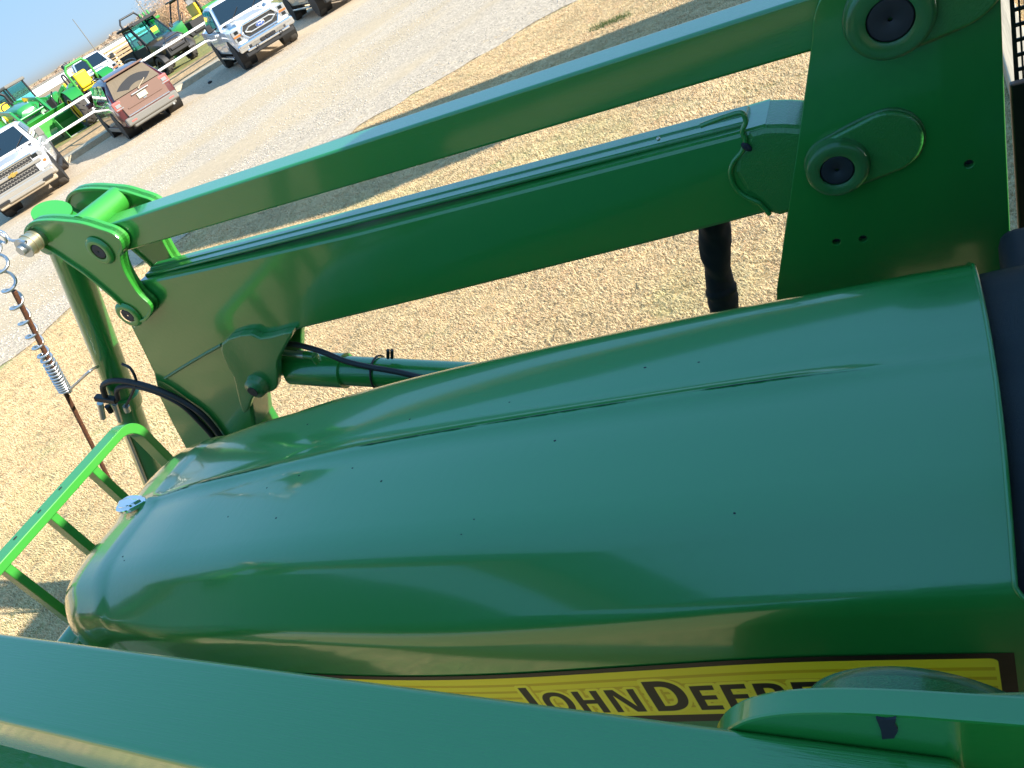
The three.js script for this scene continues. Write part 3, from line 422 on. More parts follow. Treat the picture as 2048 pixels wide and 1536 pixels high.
  const hz = zA + 0.035; sub(cyl, 'hose', tube([[555, 686], [590, 689], [640, 702], [690, 722], [735, 733], [800, 745], [900, 770]].map((p, i) => onZ(p[0], p[1], hz - 0.004 * i)), 0.0105, 60, 12), M.hose, 'black rubber hose');
  const t0 = onZ(735, 733, hz - 0.01); sub(cyl, 'cable_tie', [new THREE.TorusGeometry(0.062, 0.004, 8, 36).applyQuaternion(new THREE.Quaternion().setFromUnitVectors(V(0, 0, 1), cd)).translate(...c0.clone().addScaledVector(cd, cd.dot(t0.clone().sub(c0))).toArray()), ], M.black); for (const tx of [776, 784]) sub(cyl, 'tie_end', rod(onZ(tx, 716, zA + 0.07), onZ(tx, 700, zA + 0.07), 0.006), M.black);

  // knee bracket: two cast plates with raised rims, a cross tube and pins
  const kz = [[205, 430], [225, 390], [275, 356], [400, 340], [560, 350], [700, 368], [850, 415], [960, 455], [1030, 515], [1050, 590], [1030, 655], [1060, 770], [1120, 880], [1190, 980], [1285, 1070], [1290, 1140], [1215, 1215], [1130, 1185], [1060, 1110], [960, 1010], [830, 900], [700, 795], [580, 715], [470, 640], [360, 580], [270, 540], [210, 490]];
  const kOut = smoothPts(kz.map(p => onZ(p[0] * 0.2344, 360 + p[1] * 0.2344, 0.672)), 3);
  const ctr = kOut.reduce((s, p) => s.add(p), V(0, 0, 0)).multiplyScalar(1 / kOut.length);
  const kIn = kOut.map((p, i) => { const a = kOut[(i + kOut.length - 2) % kOut.length], b = kOut[(i + 2) % kOut.length], n = V(b.y - a.y, a.x - b.x, 0).normalize(); return p.clone().addScaledVector(n, n.dot(ctr.clone().sub(p)) > 0 ? 0.012 : -0.012); });
  const rimG = (z0, t) => { const s = shapeOf(kOut); s.holes.push(new THREE.Path(kIn.map(p => new THREE.Vector2(p.x, p.y)))); return new THREE.ExtrudeGeometry(s, { depth: t - 0.006, bevelEnabled: true, bevelThickness: 0.003, bevelSize: 0.002, bevelOffset: -0.002, bevelSegments: 2 }).translate(0, 0, z0 + 0.003); };
  const knee = bothSides('knee_bracket', [plate(kOut, 0.680, 0.022, 0.003), rimG(0.670, 0.042), plate(kOut, 0.888, 0.022, 0.003), rimG(0.88, 0.042)], M.lime, 'bright green cast knee bracket joining link, arm and tilt cylinder');
  sub(knee, 'cross_tube', rod(onZ(168, 455, 0.70), V(onZ(168, 455, 0.70).x, onZ(168, 455, 0.70).y, 0.89), 0.045, 0.045, 36), M.lime);
  for (const p of [pinF, pinL]) { sub(knee, 'pin_boss', new THREE.LatheGeometry([[0.03, 0.008], [0.042, 0.010], [0.05, 0.006], [0.055, 0]].map(q => new THREE.Vector2(...q)), 36).rotateX(-Math.PI / 2).translate(p.x, p.y, 0.676), M.lime); sub(knee, 'pin_plug', new THREE.LatheGeometry([[0.003, 0.006], [0.004, 0.008], [0.024, 0.009], [0.027, 0.007], [0.030, 0]].map(q => new THREE.Vector2(...q)), 30).rotateX(-Math.PI / 2).translate(p.x, p.y, 0.678), M.plug); }
  const pe = onZ(62, 486, 0.64);
  sub(knee, 'spacer_pin', [rod(V(pe.x, pe.y, 0.61), V(pe.x, pe.y, 0.69), 0.034, 0.034, 28), rod(V(pe.x, pe.y, 0.63), V(pe.x, pe.y, 0.634), 0.038, 0.038, 28), rod(V(pe.x, pe.y, 0.655), V(pe.x, pe.y, 0.66), 0.037, 0.037, 28)], M.zinc, 'zinc plated pin with stacked washers');
  sub(knee, 'bolt', [rod(V(pe.x, pe.y, 0.605), V(pe.x, pe.y, 0.611), 0.036, 0.036, 28), rod(V(pe.x, pe.y, 0.588), V(pe.x, pe.y, 0.606), 0.018, 0.018, 6)], M.steel);
  // tilt cylinder hanging from the knee
  const b0 = onZ(104, 424, 0.775), b1 = onZ(268, 850, 0.775), bd = b1.clone().sub(b0).normalize(), bp = (t) => b0.clone().addScaledVector(bd, t);
  const LB = b0.distanceTo(b1);
  const tc = bothSides('tilt_cylinder', [rod(bp(0), bp(LB + 0.55), 0.060, 0.060, 40), rod(bp(LB * 0.80), bp(LB * 0.86), 0.074, 0.074, 40), rod(V(bp(0.09).x, bp(0.09).y, 0.69), V(bp(0.09).x, bp(0.09).y, 0.86), 0.04, 0.04, 24)], M.green, 'green tilt cylinder hanging from the knee');
  sub(tc, 'end_cap', rod(bp(-0.004), bp(0.006), 0.066, 0.066, 40), M.lime, 'flat bright green cylinder end cap');
  sub(tc, 'oil_pipe', rod(bp(LB * 0.95).add(V(-0.02, 0, -0.068)), bp(LB + 0.5).add(V(-0.02, 0, -0.066)), 0.008, 0.008, 12), M.steel);
  const hp = (L0) => L0.map(([x, y, z]) => onZ(x, y, z));
  sub(tc, 'hose', tube(hp([[210, 792, 0.68], [206, 772, 0.68], [225, 762, 0.68], [262, 764, 0.685], [320, 781, 0.69], [370, 805, 0.70], [405, 830, 0.70], [440, 872, 0.70], [470, 930, 0.70]]), 0.0125, 70, 12), M.hose, 'thick grey black hose looping over the cylinder');
  sub(tc, 'hose', tube(hp([[236, 798, 0.69], [234, 780, 0.69], [252, 772, 0.69], [300, 780, 0.695], [360, 808, 0.705], [400, 845, 0.705], [430, 880, 0.705], [460, 940, 0.705]]), 0.011, 70, 12), M.hose);
  sub(tc, 'hose_clamp', [beam(onZ(192, 795, 0.675), onZ(234, 801, 0.685), 0.026, 0.03, 0.004), rod(onZ(214, 812, 0.67), onZ(222, 824, 0.67), 0.013, 0.013, 6)], M.black);
  sub(tc, 'hose_end', [rod(onZ(200, 806, 0.68), onZ(206, 836, 0.68), 0.014, 0.013, 6), rod(onZ(229, 808, 0.69), onZ(240, 842, 0.69), 0.013, 0.012, 6), rod(onZ(252, 812, 0.70), onZ(255, 822, 0.70), 0.015, 0.015, 6)], M.steel);
  sub(tc, 'bent_pipe', tube(hp([[245, 728, 0.72], [262, 738, 0.70], [272, 760, 0.69], [265, 785, 0.69], [252, 812, 0.70]]), 0.006, 40, 10), M.hose);
  // crossbar between the arms, low in front (hidden by the hood in the photograph)
  mesh('torque_tube', rod(V(3.0, 1.0, -0.8), V(3.0, 1.0, 0.8), 0.07, 0.07, 28), M.green, loader);
  // hose bundle sleeve behind the far arm
  const s0 = onZ(1428, 430, 0.90), s1 = onZ(1447, 640, 0.90);
  mesh('hose_sleeve', grid(60, 28, (i, j) => { const t = i / 59, a = j / 27 * Math.PI * 2, c = s0.clone().lerp(s1, t); const r = 0.041 + 0.003 * Math.sin(t * 9) + 0.012 * (fbm(t * 9 + Math.cos(a) * 1.2, Math.sin(a) * 1.2 + t * 5, 3) - 0.5) + (t > 0.66 && t < 0.70 ? 0.004 : 0) ; return V(c.x + r * Math.cos(a) + 0.004 * Math.sin(t * 5), c.y, c.z + r * Math.sin(a)); }), std(M.cloth.color, 0.9, 0, { side: THREE.DoubleSide }), loader, 'wrinkled black fabric sleeve over a hose bundle');
}
// bucket level indicator: rusty rod inside a coil spring, beside the far tilt cylinder
{
  const o = thing('level_indicator', 'rusty brown rod inside a long grey coil spring beside the tilt cylinder', 'level rod'), z = 0.58;
  const a = onZ(28, 582, z), b = onZ(215, 950, z), c = onZ(280, 1080, z);
  mesh('rod', rod(a, b.clone().lerp(c, 1), 0.0095, 0.0095, 14), M.rust, o, 'rust brown steel rod');
  const ax0 = onZ(-60, 400, z), pts = []; const P = (px, py) => onZ(px, py, z);
  const spine = new THREE.CatmullRomCurve3([P(-30, 470), P(0, 528), P(30, 600), P(60, 660), P(84, 703), P(100, 728), P(118, 760), P(131, 782)], false, 'centripetal');
  const turns = [[0, 0], [0.62, 8.5], [0.72, 10.5], [1, 21]]; const n = 900;
  for (let i = 0; i <= n; i++) { const t = i / n, p = spine.getPoint(t), d = spine.getTangent(t); const u = d.clone().cross(V(0, 0, 1)).normalize(), w = d.clone().cross(u); let k = 0; for (let q = 1; q < turns.length; q++) if (t <= turns[q][0]) { k = lerp(turns[q - 1][1], turns[q][1], (t - turns[q - 1][0]) / (turns[q][0] - turns[q - 1][0])); break; } const r = lerp(0.027, 0.021, clamp((t - 0.1) / 0.6, 0, 1)); pts.push(p.clone().addScaledVector(u, r * Math.cos(k * 6.283)).addScaledVector(w, r * Math.sin(k * 6.283))); }
  const last = pts.at(-1); pts.push(P(137, 784), P(160, 760), P(180, 742), onZ(196, 733, 0.70));
  mesh('coil_spring', new THREE.TubeGeometry(new THREE.CatmullRomCurve3(pts), 1400, 0.0058, 7), M.wire, o, 'bright wire coil, tight at its lower end');
  mesh('hook_wire', tube([P(-14, 470), onZ(-2, 462, 0.62), onZ(8, 466, 0.62), onZ(20, 480, 0.61), onZ(38, 482, 0.61), onZ(52, 484, 0.605)], 0.0055, 50, 8), M.wire, o);
  mesh('eye_loop', new THREE.TorusGeometry(0.02, 0.0052, 8, 24).translate(...onZ(2, 476, 0.61).toArray()), M.wire, o);
}

// ---------------------------------------------------------------- things beside the tractor, outside or at the rim of the picture
{
  const g = box(0.16, 0.12, 7.5, -0.47, 0.055, 5.2, 0.015);
  const k = mesh('concrete_strip', g, std(0xffffff, 0.9, 0, { map: rep(texConcrete, 1) }), scene); k.userData = { label: 'pale concrete edging strip on the ground behind the mast plate', category: 'edging' };
  const sp = thing('sign_board', 'tall blank sign board on an offset post at the back of the lawn', 'sign', [-3.5, 0, 8.0]);
  mesh('post', box(0.28, 2.32, 1.2, 0, 1.16, 0.7, 0.02), M.greyPlastic, sp); mesh('board', plate([[1.3, 2.3], [0.1, 2.3], [-1.25, 4.0], [-1.6, 4.9], [-1.0, 7.65], [1.38, 7.65]].reverse(), -0.15, 0.3, 0.01).rotateY(-Math.PI / 2), M.white, sp); mesh('foot', box(0.8, 0.15, 1.5, 0, 0.06, 0.73, 0.02), M.greyPlastic, sp);
}

{
  const c = onY(1220, 45), t = thing('weed_patch', 'small patch of green weeds in the dry lawn', 'weeds', [c.x, -0.012, c.z]); seed = 61;
  for (let k = 0; k < 5; k++) { const p = []; for (let i = 0; i < 60; i++) { const x = rr(-0.12, 0.12) + (k - 2) * 0.09, z = rr(-0.1, 0.1), a = rnd() * 6.28, l = rr(0.03, 0.075), w = 0.004; p.push(x - w, 0, z, x + w, 0, z + w, x + Math.cos(a) * l * 0.7, l, z + Math.sin(a) * l * 0.7); } const g = new THREE.BufferGeometry(); g.setAttribute('position', new THREE.Float32BufferAttribute(p, 3)); g.computeVertexNormals(); mesh('leaf_tuft', g, std(L(0.16, 0.24, 0.06), 0.9, 0, { side: THREE.DoubleSide }), t); }
}
// ---------------------------------------------------------------- vehicles
const turnOf = (hx, hz) => Math.atan2(-hz, hx);
function addWheel(t, x, z, R, w, rimMat = M.silverDirty, spokes = 6, knobs = 0, hub) {
  const g = new THREE.Group(); g.name = 'wheel'; g.position.set(x, R, z); t.add(g); const s = Math.sign(z) || 1;
  const pr = [[R * 0.66, -w * 0.45], [R * 0.9, -w / 2], [R * 0.985, -w * 0.4], [R, -w * 0.2], [R, w * 0.2], [R * 0.985, w * 0.4], [R * 0.9, w / 2], [R * 0.66, w * 0.45]].map(p => new THREE.Vector2(...p));
  const ty = [new THREE.LatheGeometry(pr, 36).rotateX(Math.PI / 2)];
  for (let i = 0; i < knobs; i++) for (const q of [-1, 1]) ty.push(box(R * 0.09, R * 0.10, w * 0.55, 0, 0, 0).rotateY(q * 0.75).translate(0, R * 0.99, q * w * 0.24).rotateZ((i + (q > 0 ? 0.5 : 0)) / knobs * Math.PI * 2));
  mesh('tyre', ty, M.tyre, g);
  const rim = [new THREE.CylinderGeometry(R * 0.68, R * 0.68, w * 0.5, 32, 1, true).rotateX(Math.PI / 2), new THREE.CylinderGeometry(R * 0.17, R * 0.17, w * 0.2, 20).rotateX(Math.PI / 2).translate(0, 0, s * w * 0.3), new THREE.TorusGeometry(R * 0.66, R * 0.03, 8, 36).translate(0, 0, s * w * 0.44)];
  if (hub) rim.push(new THREE.CylinderGeometry(R * 0.66, R * 0.5, w * 0.1, 32).rotateX(Math.PI / 2).translate(0, 0, s * w * 0.18));
  for (let i = 0; i < spokes; i++) rim.push(box(R * 0.17, R * 0.62, w * 0.12, 0, R * 0.34, s * w * 0.33, 0.01).rotateZ(i / spokes * Math.PI * 2));
  mesh('rim', rim, rimMat, g); mesh('brake_disc', new THREE.CylinderGeometry(R * 0.55, R * 0.55, 0.02, 24).rotateX(Math.PI / 2), M.black, g);
}
const P3 = (a) => a.map(p => V(...p));
const mirrorPts = (a) => a.map(([x, y, z]) => [x, y, -z]);
function pickup(name, label, pos, h, paint, style, group) {
  const t = thing(name, label, 'pickup truck', pos, turnOf(...h), group);
  const S = (x, y0, top, w, f = 1) => [x, [[y0, 0], [y0, w * 0.82], [y0 + 0.09, w * 0.95], [y0 + 0.36, w], [top - 0.24, w * 0.992], [top - 0.09, w * 0.965 * f], [top - 0.02, w * 0.80 * f], [top, w * 0.4 * f], [top + 0.012, 0]]];
  mesh('body', loft([S(2.86, 0.66, 1.14, 0.86), S(2.80, 0.60, 1.20, 0.92), S(2.6, 0.52, 1.235, 0.975), S(2.0, 0.48, 1.27, 0.995), S(1.35, 0.46, 1.31, 1.0), S(1.2, 0.44, 1.30, 1.0), S(-1.3, 0.44, 1.30, 1.0), S(-1.5, 0.46, 1.36, 1.0), S(-2.9, 0.5, 1.37, 0.99), S(-2.98, 0.55, 1.36, 0.97)], 0.5), paint, t);
  const G = (x, top, w) => [x, [[1.26, 0], [1.26, 0.95], [lerp(1.26, top, 0.45), lerp(0.95, w, 0.4)], [top - 0.07, w], [top - 0.02, w - 0.07], [top, w - 0.25], [top + 0.012, 0]]];
  mesh('cab', loft([G(1.32, 1.29, 0.93), G(0.52, 1.90, 0.76), G(0.30, 1.955, 0.75), G(-0.6, 1.97, 0.745), G(-1.15, 1.95, 0.74), G(-1.34, 1.88, 0.74), G(-1.52, 1.32, 0.90)], 0.45), paint, t);
  mesh('windshield', panel(P3([[1.20, 1.395, 0.80], [1.20, 1.395, -0.80], [0.56, 1.885, -0.66], [0.56, 1.885, 0.66]]), 0.012, V(1, 1, 0)), M.darkGlass, t);
  mesh('cowl_strip', box(0.10, 0.02, 1.6, 1.33, 1.325, 0), M.darkPlastic, t);
  for (const s of [1, -1]) {
    const sw = (a) => panel(P3(a.map(([x, y, z]) => [x, y, z * s])), 0.012, V(0, 0.3, s));
    mesh('side_window', sw([[1.0, 1.37, 0.928], [0.12, 1.37, 0.928], [0.12, 1.86, 0.775], [0.46, 1.86, 0.775]]), M.darkGlass, t);
    mesh('side_window', sw([[0.04, 1.37, 0.928], [-1.05, 1.37, 0.928], [-1.0, 1.86, 0.775], [0.04, 1.86, 0.775]]), M.darkGlass, t);
    mesh('mirror', [box(0.12, 0.24, 0.20, 0.86, 1.44, s * 1.14, 0.04), box(0.06, 0.05, 0.16, 0.86, 1.36, s * 1.0, 0.01)], style === 'a' ? M.darkPlastic : M.greyPlastic, t);
    for (const x of [1.84, -1.84]) mesh('wheel_arch', new THREE.CylinderGeometry(0.455, 0.455, 0.5, 36).rotateX(Math.PI / 2).translate(x, 0.50, s * 0.757), M.darkPlastic, t);
    for (const x of [1.84, -1.84]) addWheel(t, x, s * 0.855, 0.40, 0.27);
    mesh('door', panel(P3([[1.12, 0.62, 1.001 * s], [0.08, 0.62, 1.001 * s], [0.08, 1.2, 0.993 * s], [1.12, 1.2, 0.993 * s]]), 0.004, V(0, 0, s)), paint, t);
    mesh('door_handle', box(0.2, 0.035, 0.03, 0.25, 1.14, s * 1.005, 0.01), M.chrome, t);
    mesh('side_step', beam(V(1.25, 0.40, s * 0.98), V(-1.25, 0.40, s * 0.98), 0.06, 0.14, 0.02), style === 'a' ? M.chrome : M.darkPlastic, t);
    mesh('tail_lamp', box(0.08, 0.42, 0.14, -2.96, 1.08, s * 0.90, 0.02), M.lampRed, t);
  }
  mesh('hood_bulge', loft([S(2.7, 1.0, 1.255, 0.62), S(2.0, 1.0, 1.30, 0.66), S(1.45, 1.0, 1.335, 0.70)], 0.6), paint, t);
  const gx = 2.87;
  if (style === 'a') {
    const gr = mesh('grille', box(0.05, 0.36, 1.12, gx - 0.005, 0.99, 0, 0.02), M.darkPlastic, t);
    const bars = [[0.42, 0.17, 0], [0.46, 0.0, 1]]; const hex = (w, hh, r) => { const q = [V(gx + 0.03, 0.99 + hh, w - 0.1), V(gx + 0.03, 0.99 + hh, -w + 0.1), V(gx + 0.03, 0.99, -w - 0.06), V(gx + 0.03, 0.99 - hh, -w + 0.1), V(gx + 0.03, 0.99 - hh, w - 0.1), V(gx + 0.03, 0.99, w + 0.06)]; return q.map((p, i) => rod(p, q[(i + 1) % 6], r, r, 8)); };
    mesh('grille_frame', hex(0.60, 0.19, 0.028), M.chrome, gr); mesh('grille_frame', hex(0.46, 0.075, 0.022), M.steel, gr);
    const oval = (a, b, n = 28) => [...Array(n).keys()].map(i => [a * Math.cos(i / n * 6.283), b * Math.sin(i / n * 6.283)]);
    mesh('badge', plate(oval(0.155, 0.068), 0, 0.02, 0.004).rotateY(Math.PI / 2).translate(gx + 0.035, 0.99, 0), M.steel, gr);
    mesh('badge_face', plate(oval(0.14, 0.056), 0, 0.02, 0.004).rotateY(Math.PI / 2).translate(gx + 0.04, 0.99, 0), M.blueBadge, gr);
    mesh('badge_script', tube([[-0.08, -0.02], [-0.05, 0.03], [-0.03, 0.0], [0.0, 0.015], [0.03, -0.015], [0.06, 0.03], [0.08, -0.01]].map(([z, y]) => V(gx + 0.062, 0.99 + y, -z)), 0.006, 30, 6), M.white, gr);
    const bp = mesh('bumper', [box(0.2, 0.13, 1.84, 2.86, 0.70, 0, 0.05), box(0.16, 0.22, 0.34, 2.83, 0.64, 0.80, 0.05), box(0.16, 0.22, 0.34, 2.83, 0.64, -0.80, 0.05), box(0.16, 0.08, 1.5, 2.85, 0.52, 0, 0.03)], M.chrome, t);
    for (const z of [-0.17, 0, 0.17]) mesh('bumper_vent', box(0.04, 0.085, 0.14, 2.935, 0.60, z, 0.008), M.black, bp);
    for (const z of [-0.42, 0.42]) mesh('bumper_insert', box(0.04, 0.10, 0.30, 2.92, 0.605, z, 0.01), M.greyPlastic, bp);
    mesh('front_valance', box(0.2, 0.14, 1.7, 2.78, 0.42, 0, 0.04), M.darkPlastic, t);
    for (const s of [1, -1]) { const hl = mesh('headlight', box(0.12, 0.34, 0.28, 2.815, 1.0, s * 0.80, 0.03), M.lampClear, t); mesh('marker_lamp', box(0.05, 0.055, 0.26, 2.865, 0.99, s * 0.79, 0.01), M.amber, hl); mesh('lens', box(0.03, 0.09, 0.13, 2.872, 1.09, s * 0.78, 0.01), M.darkGlass, hl); mesh('lens', box(0.03, 0.09, 0.13, 2.872, 0.90, s * 0.80, 0.01), M.darkGlass, hl); mesh('fog_lamp', box(0.05, 0.07, 0.22, 2.91, 0.71, s * 0.76, 0.02), M.lampClear, bp); mesh('tow_hook', new THREE.TorusGeometry(0.04, 0.014, 8, 16).rotateY(Math.PI / 2).translate(2.94, 0.52, s * 0.42), M.black, bp); }
  } else {
    const gr = mesh('grille', [box(0.06, 0.17, 1.30, gx, 1.08, 0, 0.02), box(0.06, 0.22, 1.26, gx, 0.82, 0, 0.02)], M.darkPlastic, t);
    const mesh1 = []; for (let r = 0; r < 5; r++) for (let c = -7; c <= 7; c++) { const y = 1.13 - r * 0.085, z = c * 0.088 + (r % 2) * 0.044; if (Math.abs(y - 0.955) < 0.03 || Math.abs(z) > 0.6) continue; mesh1.push(box(0.02, 0.012, 0.06, gx + 0.03, y, z)); mesh1.push(rod(V(gx + 0.03, y, z - 0.03), V(gx + 0.03, y - 0.042, z - 0.044), 0.006, 0.006, 6), rod(V(gx + 0.03, y, z + 0.03), V(gx + 0.03, y - 0.042, z + 0.044), 0.006, 0.006, 6)); }
    const ms = mesh('grille_mesh', mesh1, M.silverDirty, gr); ms.userData.kind = 'stuff';
    mesh('grille_bar', box(0.10, 0.095, 1.70, gx + 0.01, 0.965, 0, 0.03), M.silverDirty, gr); mesh('grille_bar', box(0.09, 0.06, 1.46, gx, 1.185, 0, 0.02), M.chrome, gr); mesh('grille_bar', box(0.09, 0.05, 1.36, gx + 0.005, 0.695, 0, 0.02), M.silverDirty, gr);
    const bow = [[-0.15, -0.028], [-0.13, 0.03], [-0.055, 0.03], [-0.045, 0.055], [0.06, 0.055], [0.05, 0.03], [0.15, 0.03], [0.13, -0.028], [0.055, -0.028], [0.045, -0.055], [-0.06, -0.055], [-0.05, -0.028]];
    mesh('badge', plate(bow, 0, 0.025, 0.004).rotateY(Math.PI / 2).translate(gx + 0.055, 0.965, 0), M.gold, gr);
    const bp = mesh('bumper', [box(0.22, 0.20, 1.92, 2.84, 0.58, 0, 0.06), box(0.2, 0.13, 1.1, 2.86, 0.46, 0, 0.04), box(0.16, 0.30, 0.30, 2.80, 0.60, 0.86, 0.06), box(0.16, 0.30, 0.30, 2.80, 0.60, -0.86, 0.06)], M.silverDirty, t);
    mesh('front_valance', box(0.22, 0.16, 1.78, 2.78, 0.40, 0, 0.05), M.dust, t);
    for (const s of [1, -1]) { const hl = mesh('headlight', box(0.12, 0.15, 0.34, 2.80, 1.10, s * 0.80, 0.03), M.lampClear, t); mesh('lens', box(0.03, 0.10, 0.18, 2.865, 1.10, s * 0.76, 0.01), M.darkGlass, hl); mesh('marker_lamp', box(0.07, 0.07, 0.26, 2.815, 0.88, s * 0.82, 0.02), M.amber, t); mesh('bumper_insert', box(0.04, 0.07, 0.34, 2.94, 0.47, s * 0.66, 0.015), M.darkPlastic, bp); mesh('hood_line', beam(V(1.5, 1.345, s * 0.45), V(2.5, 1.275, s * 0.40), 0.02, 0.03, 0.008), paint, t); }
    mesh('roof_antenna', box(0.12, 0.06, 0.05, 0.35, 1.99, 0.12, 0.02), M.black, t);
  }
  for (const z of [-0.3, 0.42]) mesh('wiper', beam(V(1.28, 1.36, z), V(0.98, 1.60, z - 0.42), 0.012, 0.02, 0.004), M.black, t);
  return t;
}
const rng = (px, py, D, y) => { const d = onY(px, py, -30).sub(CAM); d.y = 0; d.normalize(); return V(CAM.x + d.x * D, y, CAM.z + d.z * D); };
const at2 = (px, py, y = 0) => onY(px, py, y);
// front axle midpoints read where the front tyres touch the gravel
{
  const a = at2(493, 139.6), b = at2(595, 79), h = [-0.77, -0.638], m = a.clone().lerp(b, 0.5);
  pickup('pickup_truck', 'clean white pickup with a chrome grille and blue oval badge, nose towards the gravel', [m.x - 1.84 * h[0], 0, m.z - 1.84 * h[1]], h, M.white, 'a');
  const c = at2(141, 366), d = at2(18, 440), h2 = [-0.78, -0.625], m2 = c.clone().lerp(d, 0.5);
  pickup('pickup_truck', 'dusty white pickup with honeycomb grille and gold badge beside the red car', [m2.x - 2.3 * h2[0], 0, m2.z - 2.3 * h2[1]], h2, M.white, 'b');
  const e = at2(590, 37), f = at2(672, 26), h3 = [-0.77, -0.638], m3 = e.clone().lerp(f, 0.5).add(V(-0.45, 0, 0.62));
  pickup('pickup_truck', 'beige pickup parked beyond the clean white pickup, only its wheels and sills showing', [m3.x, 0, m3.z], h3, M.silver, 'a');
}
// dusty red car, seen from behind
{
  const a = at2(362, 214), b = at2(262, 275), h = [0.85, 0.527], m = a.clone().lerp(b, 0.5);
  const t = thing('suv', 'dark red sport utility car with its tail caked in tan dust', 'car', [m.x + 1.5 * h[0], 0, m.z + 1.5 * h[1]], turnOf(...h));
  const S = (x, y0, top, w) => [x, [[y0, 0], [y0, w * 0.86], [y0 + 0.10, w * 0.97], [y0 + 0.34, w], [top - 0.22, w * 0.985], [top - 0.05, w * 0.95], [top, w * 0.82], [top + 0.01, 0]]];
  mesh('body', loft([S(2.55, 0.42, 0.86, 0.72), S(2.4, 0.34, 0.95, 0.88), S(1.9, 0.30, 1.04, 0.98), S(1.3, 0.28, 1.10, 1.0), S(-1.6, 0.28, 1.14, 1.0), S(-2.3, 0.32, 1.14, 0.98), S(-2.46, 0.38, 1.12, 0.93), S(-2.50, 0.45, 1.08, 0.86)], 0.55), M.maroon, t);
  const G = (x, top, w) => [x, [[1.08, 0], [1.08, 0.93], [lerp(1.08, top, 0.5), lerp(0.93, w, 0.45)], [top - 0.08, w], [top - 0.02, w - 0.08], [top, w - 0.22], [top + 0.01, 0]]];
  mesh('cabin', loft([G(1.45, 1.11, 0.9), G(0.6, 1.66, 0.74), G(0.2, 1.745, 0.72), G(-0.8, 1.77, 0.71), G(-1.9, 1.73, 0.68), G(-2.12, 1.68, 0.66), G(-2.46, 1.12, 0.86)], 0.5), M.maroon, t);
  const rk = (x0, y0, x1, y1) => panel(P3([[x0, y0, 0.80], [x0, y0, -0.80], [x1, y1, -0.60], [x1, y1, 0.60]]), 0.02, V(-1, 0.3, 0));
  const c = document.createElement('canvas'); c.width = 512; c.height = 320; const k = c.getContext('2d'); k.fillStyle = '#625541'; k.fillRect(0, 0, 512, 320);
  seed = 5; for (let i = 0; i < 500; i++) { k.fillStyle = `rgba(${rnd() < 0.5 ? '80,62,40' : '130,112,84'},${rr(0.04, 0.16)})`; k.fillRect(rnd() * 512, rnd() * 320, rr(2, 9), rr(20, 120)); }
  k.fillStyle = '#0d0c0e'; k.beginPath(); k.arc(270, 345, 250, Math.PI * 1.17, Math.PI * 1.80); k.arc(270, 345, 110, Math.PI * 1.80, Math.PI * 1.17, true); k.fill();
  k.strokeStyle = 'rgba(90,80,64,0.35)'; k.lineWidth = 3; for (let i = 0; i < 5; i++) { k.beginPath(); const r = 122 + i * 26; k.arc(270, 345, r, Math.PI * 1.17, Math.PI * 1.80); k.stroke(); }
  const rt = new THREE.CanvasTexture(c); rt.colorSpace = THREE.SRGBColorSpace;
  const rw = grid(2, 2, (i, j) => { const y = lerp(1.16, 1.64, j), w = lerp(0.78, 0.62, j), x = lerp(-2.475, -2.20, j); return V(x - 0.012, y, lerp(-w, w, i)); }, (i, j) => [i, j]);
  mesh('rear_window', rw, std(0xffffff, 0.5, 0, { map: rt, side: THREE.DoubleSide }), t, 'rear window covered in dust with a wiped dark arc');
  mesh('rear_spoiler', box(0.24, 0.05, 1.32, -2.16, 1.705, 0, 0.02), M.dustRed, t);
  const tg = mesh('tailgate', [panel(P3([[-2.49, 1.14, 0.76], [-2.49, 1.14, -0.76], [-2.535, 0.62, -0.72], [-2.535, 0.62, 0.72]]), 0.03, V(-1, 0, 0)), box(0.05, 0.05, 1.2, -2.545, 0.80, 0, 0.015)], M.dustRed, t, 'tailgate coated in tan dust');
  mesh('number_plate', box(0.02, 0.15, 0.31, -2.56, 0.94, 0.0, 0.005), M.plateTag, tg); mesh('plate_trim', box(0.03, 0.035, 0.58, -2.56, 1.06, 0, 0.012), M.steel, tg); mesh('handle', box(0.03, 0.04, 0.12, -2.57, 0.83, 0.02, 0.01), M.chrome, tg);
  mesh('rear_wiper', [beam(V(-2.545, 1.13, 0.02), V(-2.44, 1.28, 0.36), 0.02, 0.02, 0.005), new THREE.SphereGeometry(0.03, 10, 8).translate(-2.54, 1.12, 0.02)], M.dust, t);
  for (const s of [1, -1]) {
    const tl = mesh('tail_lamp', box(0.16, 0.28, 0.30, -2.45, 0.98, s * 0.80, 0.04), M.lampRed, t, 'dusty red tail lamp'); mesh('lens', box(0.03, 0.10, 0.16, -2.535, 0.98, s * 0.80, 0.01), M.lampClear, tl); mesh('lens_bar', box(0.03, 0.03, 0.24, -2.535, 0.89, s * 0.80, 0.008), M.lampClear, tl);
    mesh('reflector', box(0.03, 0.05, 0.18, -2.60, 0.46, s * 0.66, 0.01), M.lampRed, t);
    const sw = (n, a) => mesh(n, panel(P3(a.map(([x, y, z]) => [x, y, z * s])), 0.012, V(0, 0.3, s)), M.darkGlass, t);
    sw('side_window', [[1.0, 1.16, 0.905], [0.1, 1.16, 0.905], [0.1, 1.64, 0.745], [0.55, 1.62, 0.745]]); sw('side_window', [[0.02, 1.16, 0.905], [-0.95, 1.16, 0.905], [-0.9, 1.65, 0.745], [0.02, 1.64, 0.745]]); sw('side_window', [[-1.03, 1.16, 0.9], [-2.1, 1.18, 0.9], [-1.85, 1.62, 0.74], [-0.98, 1.65, 0.74]]);
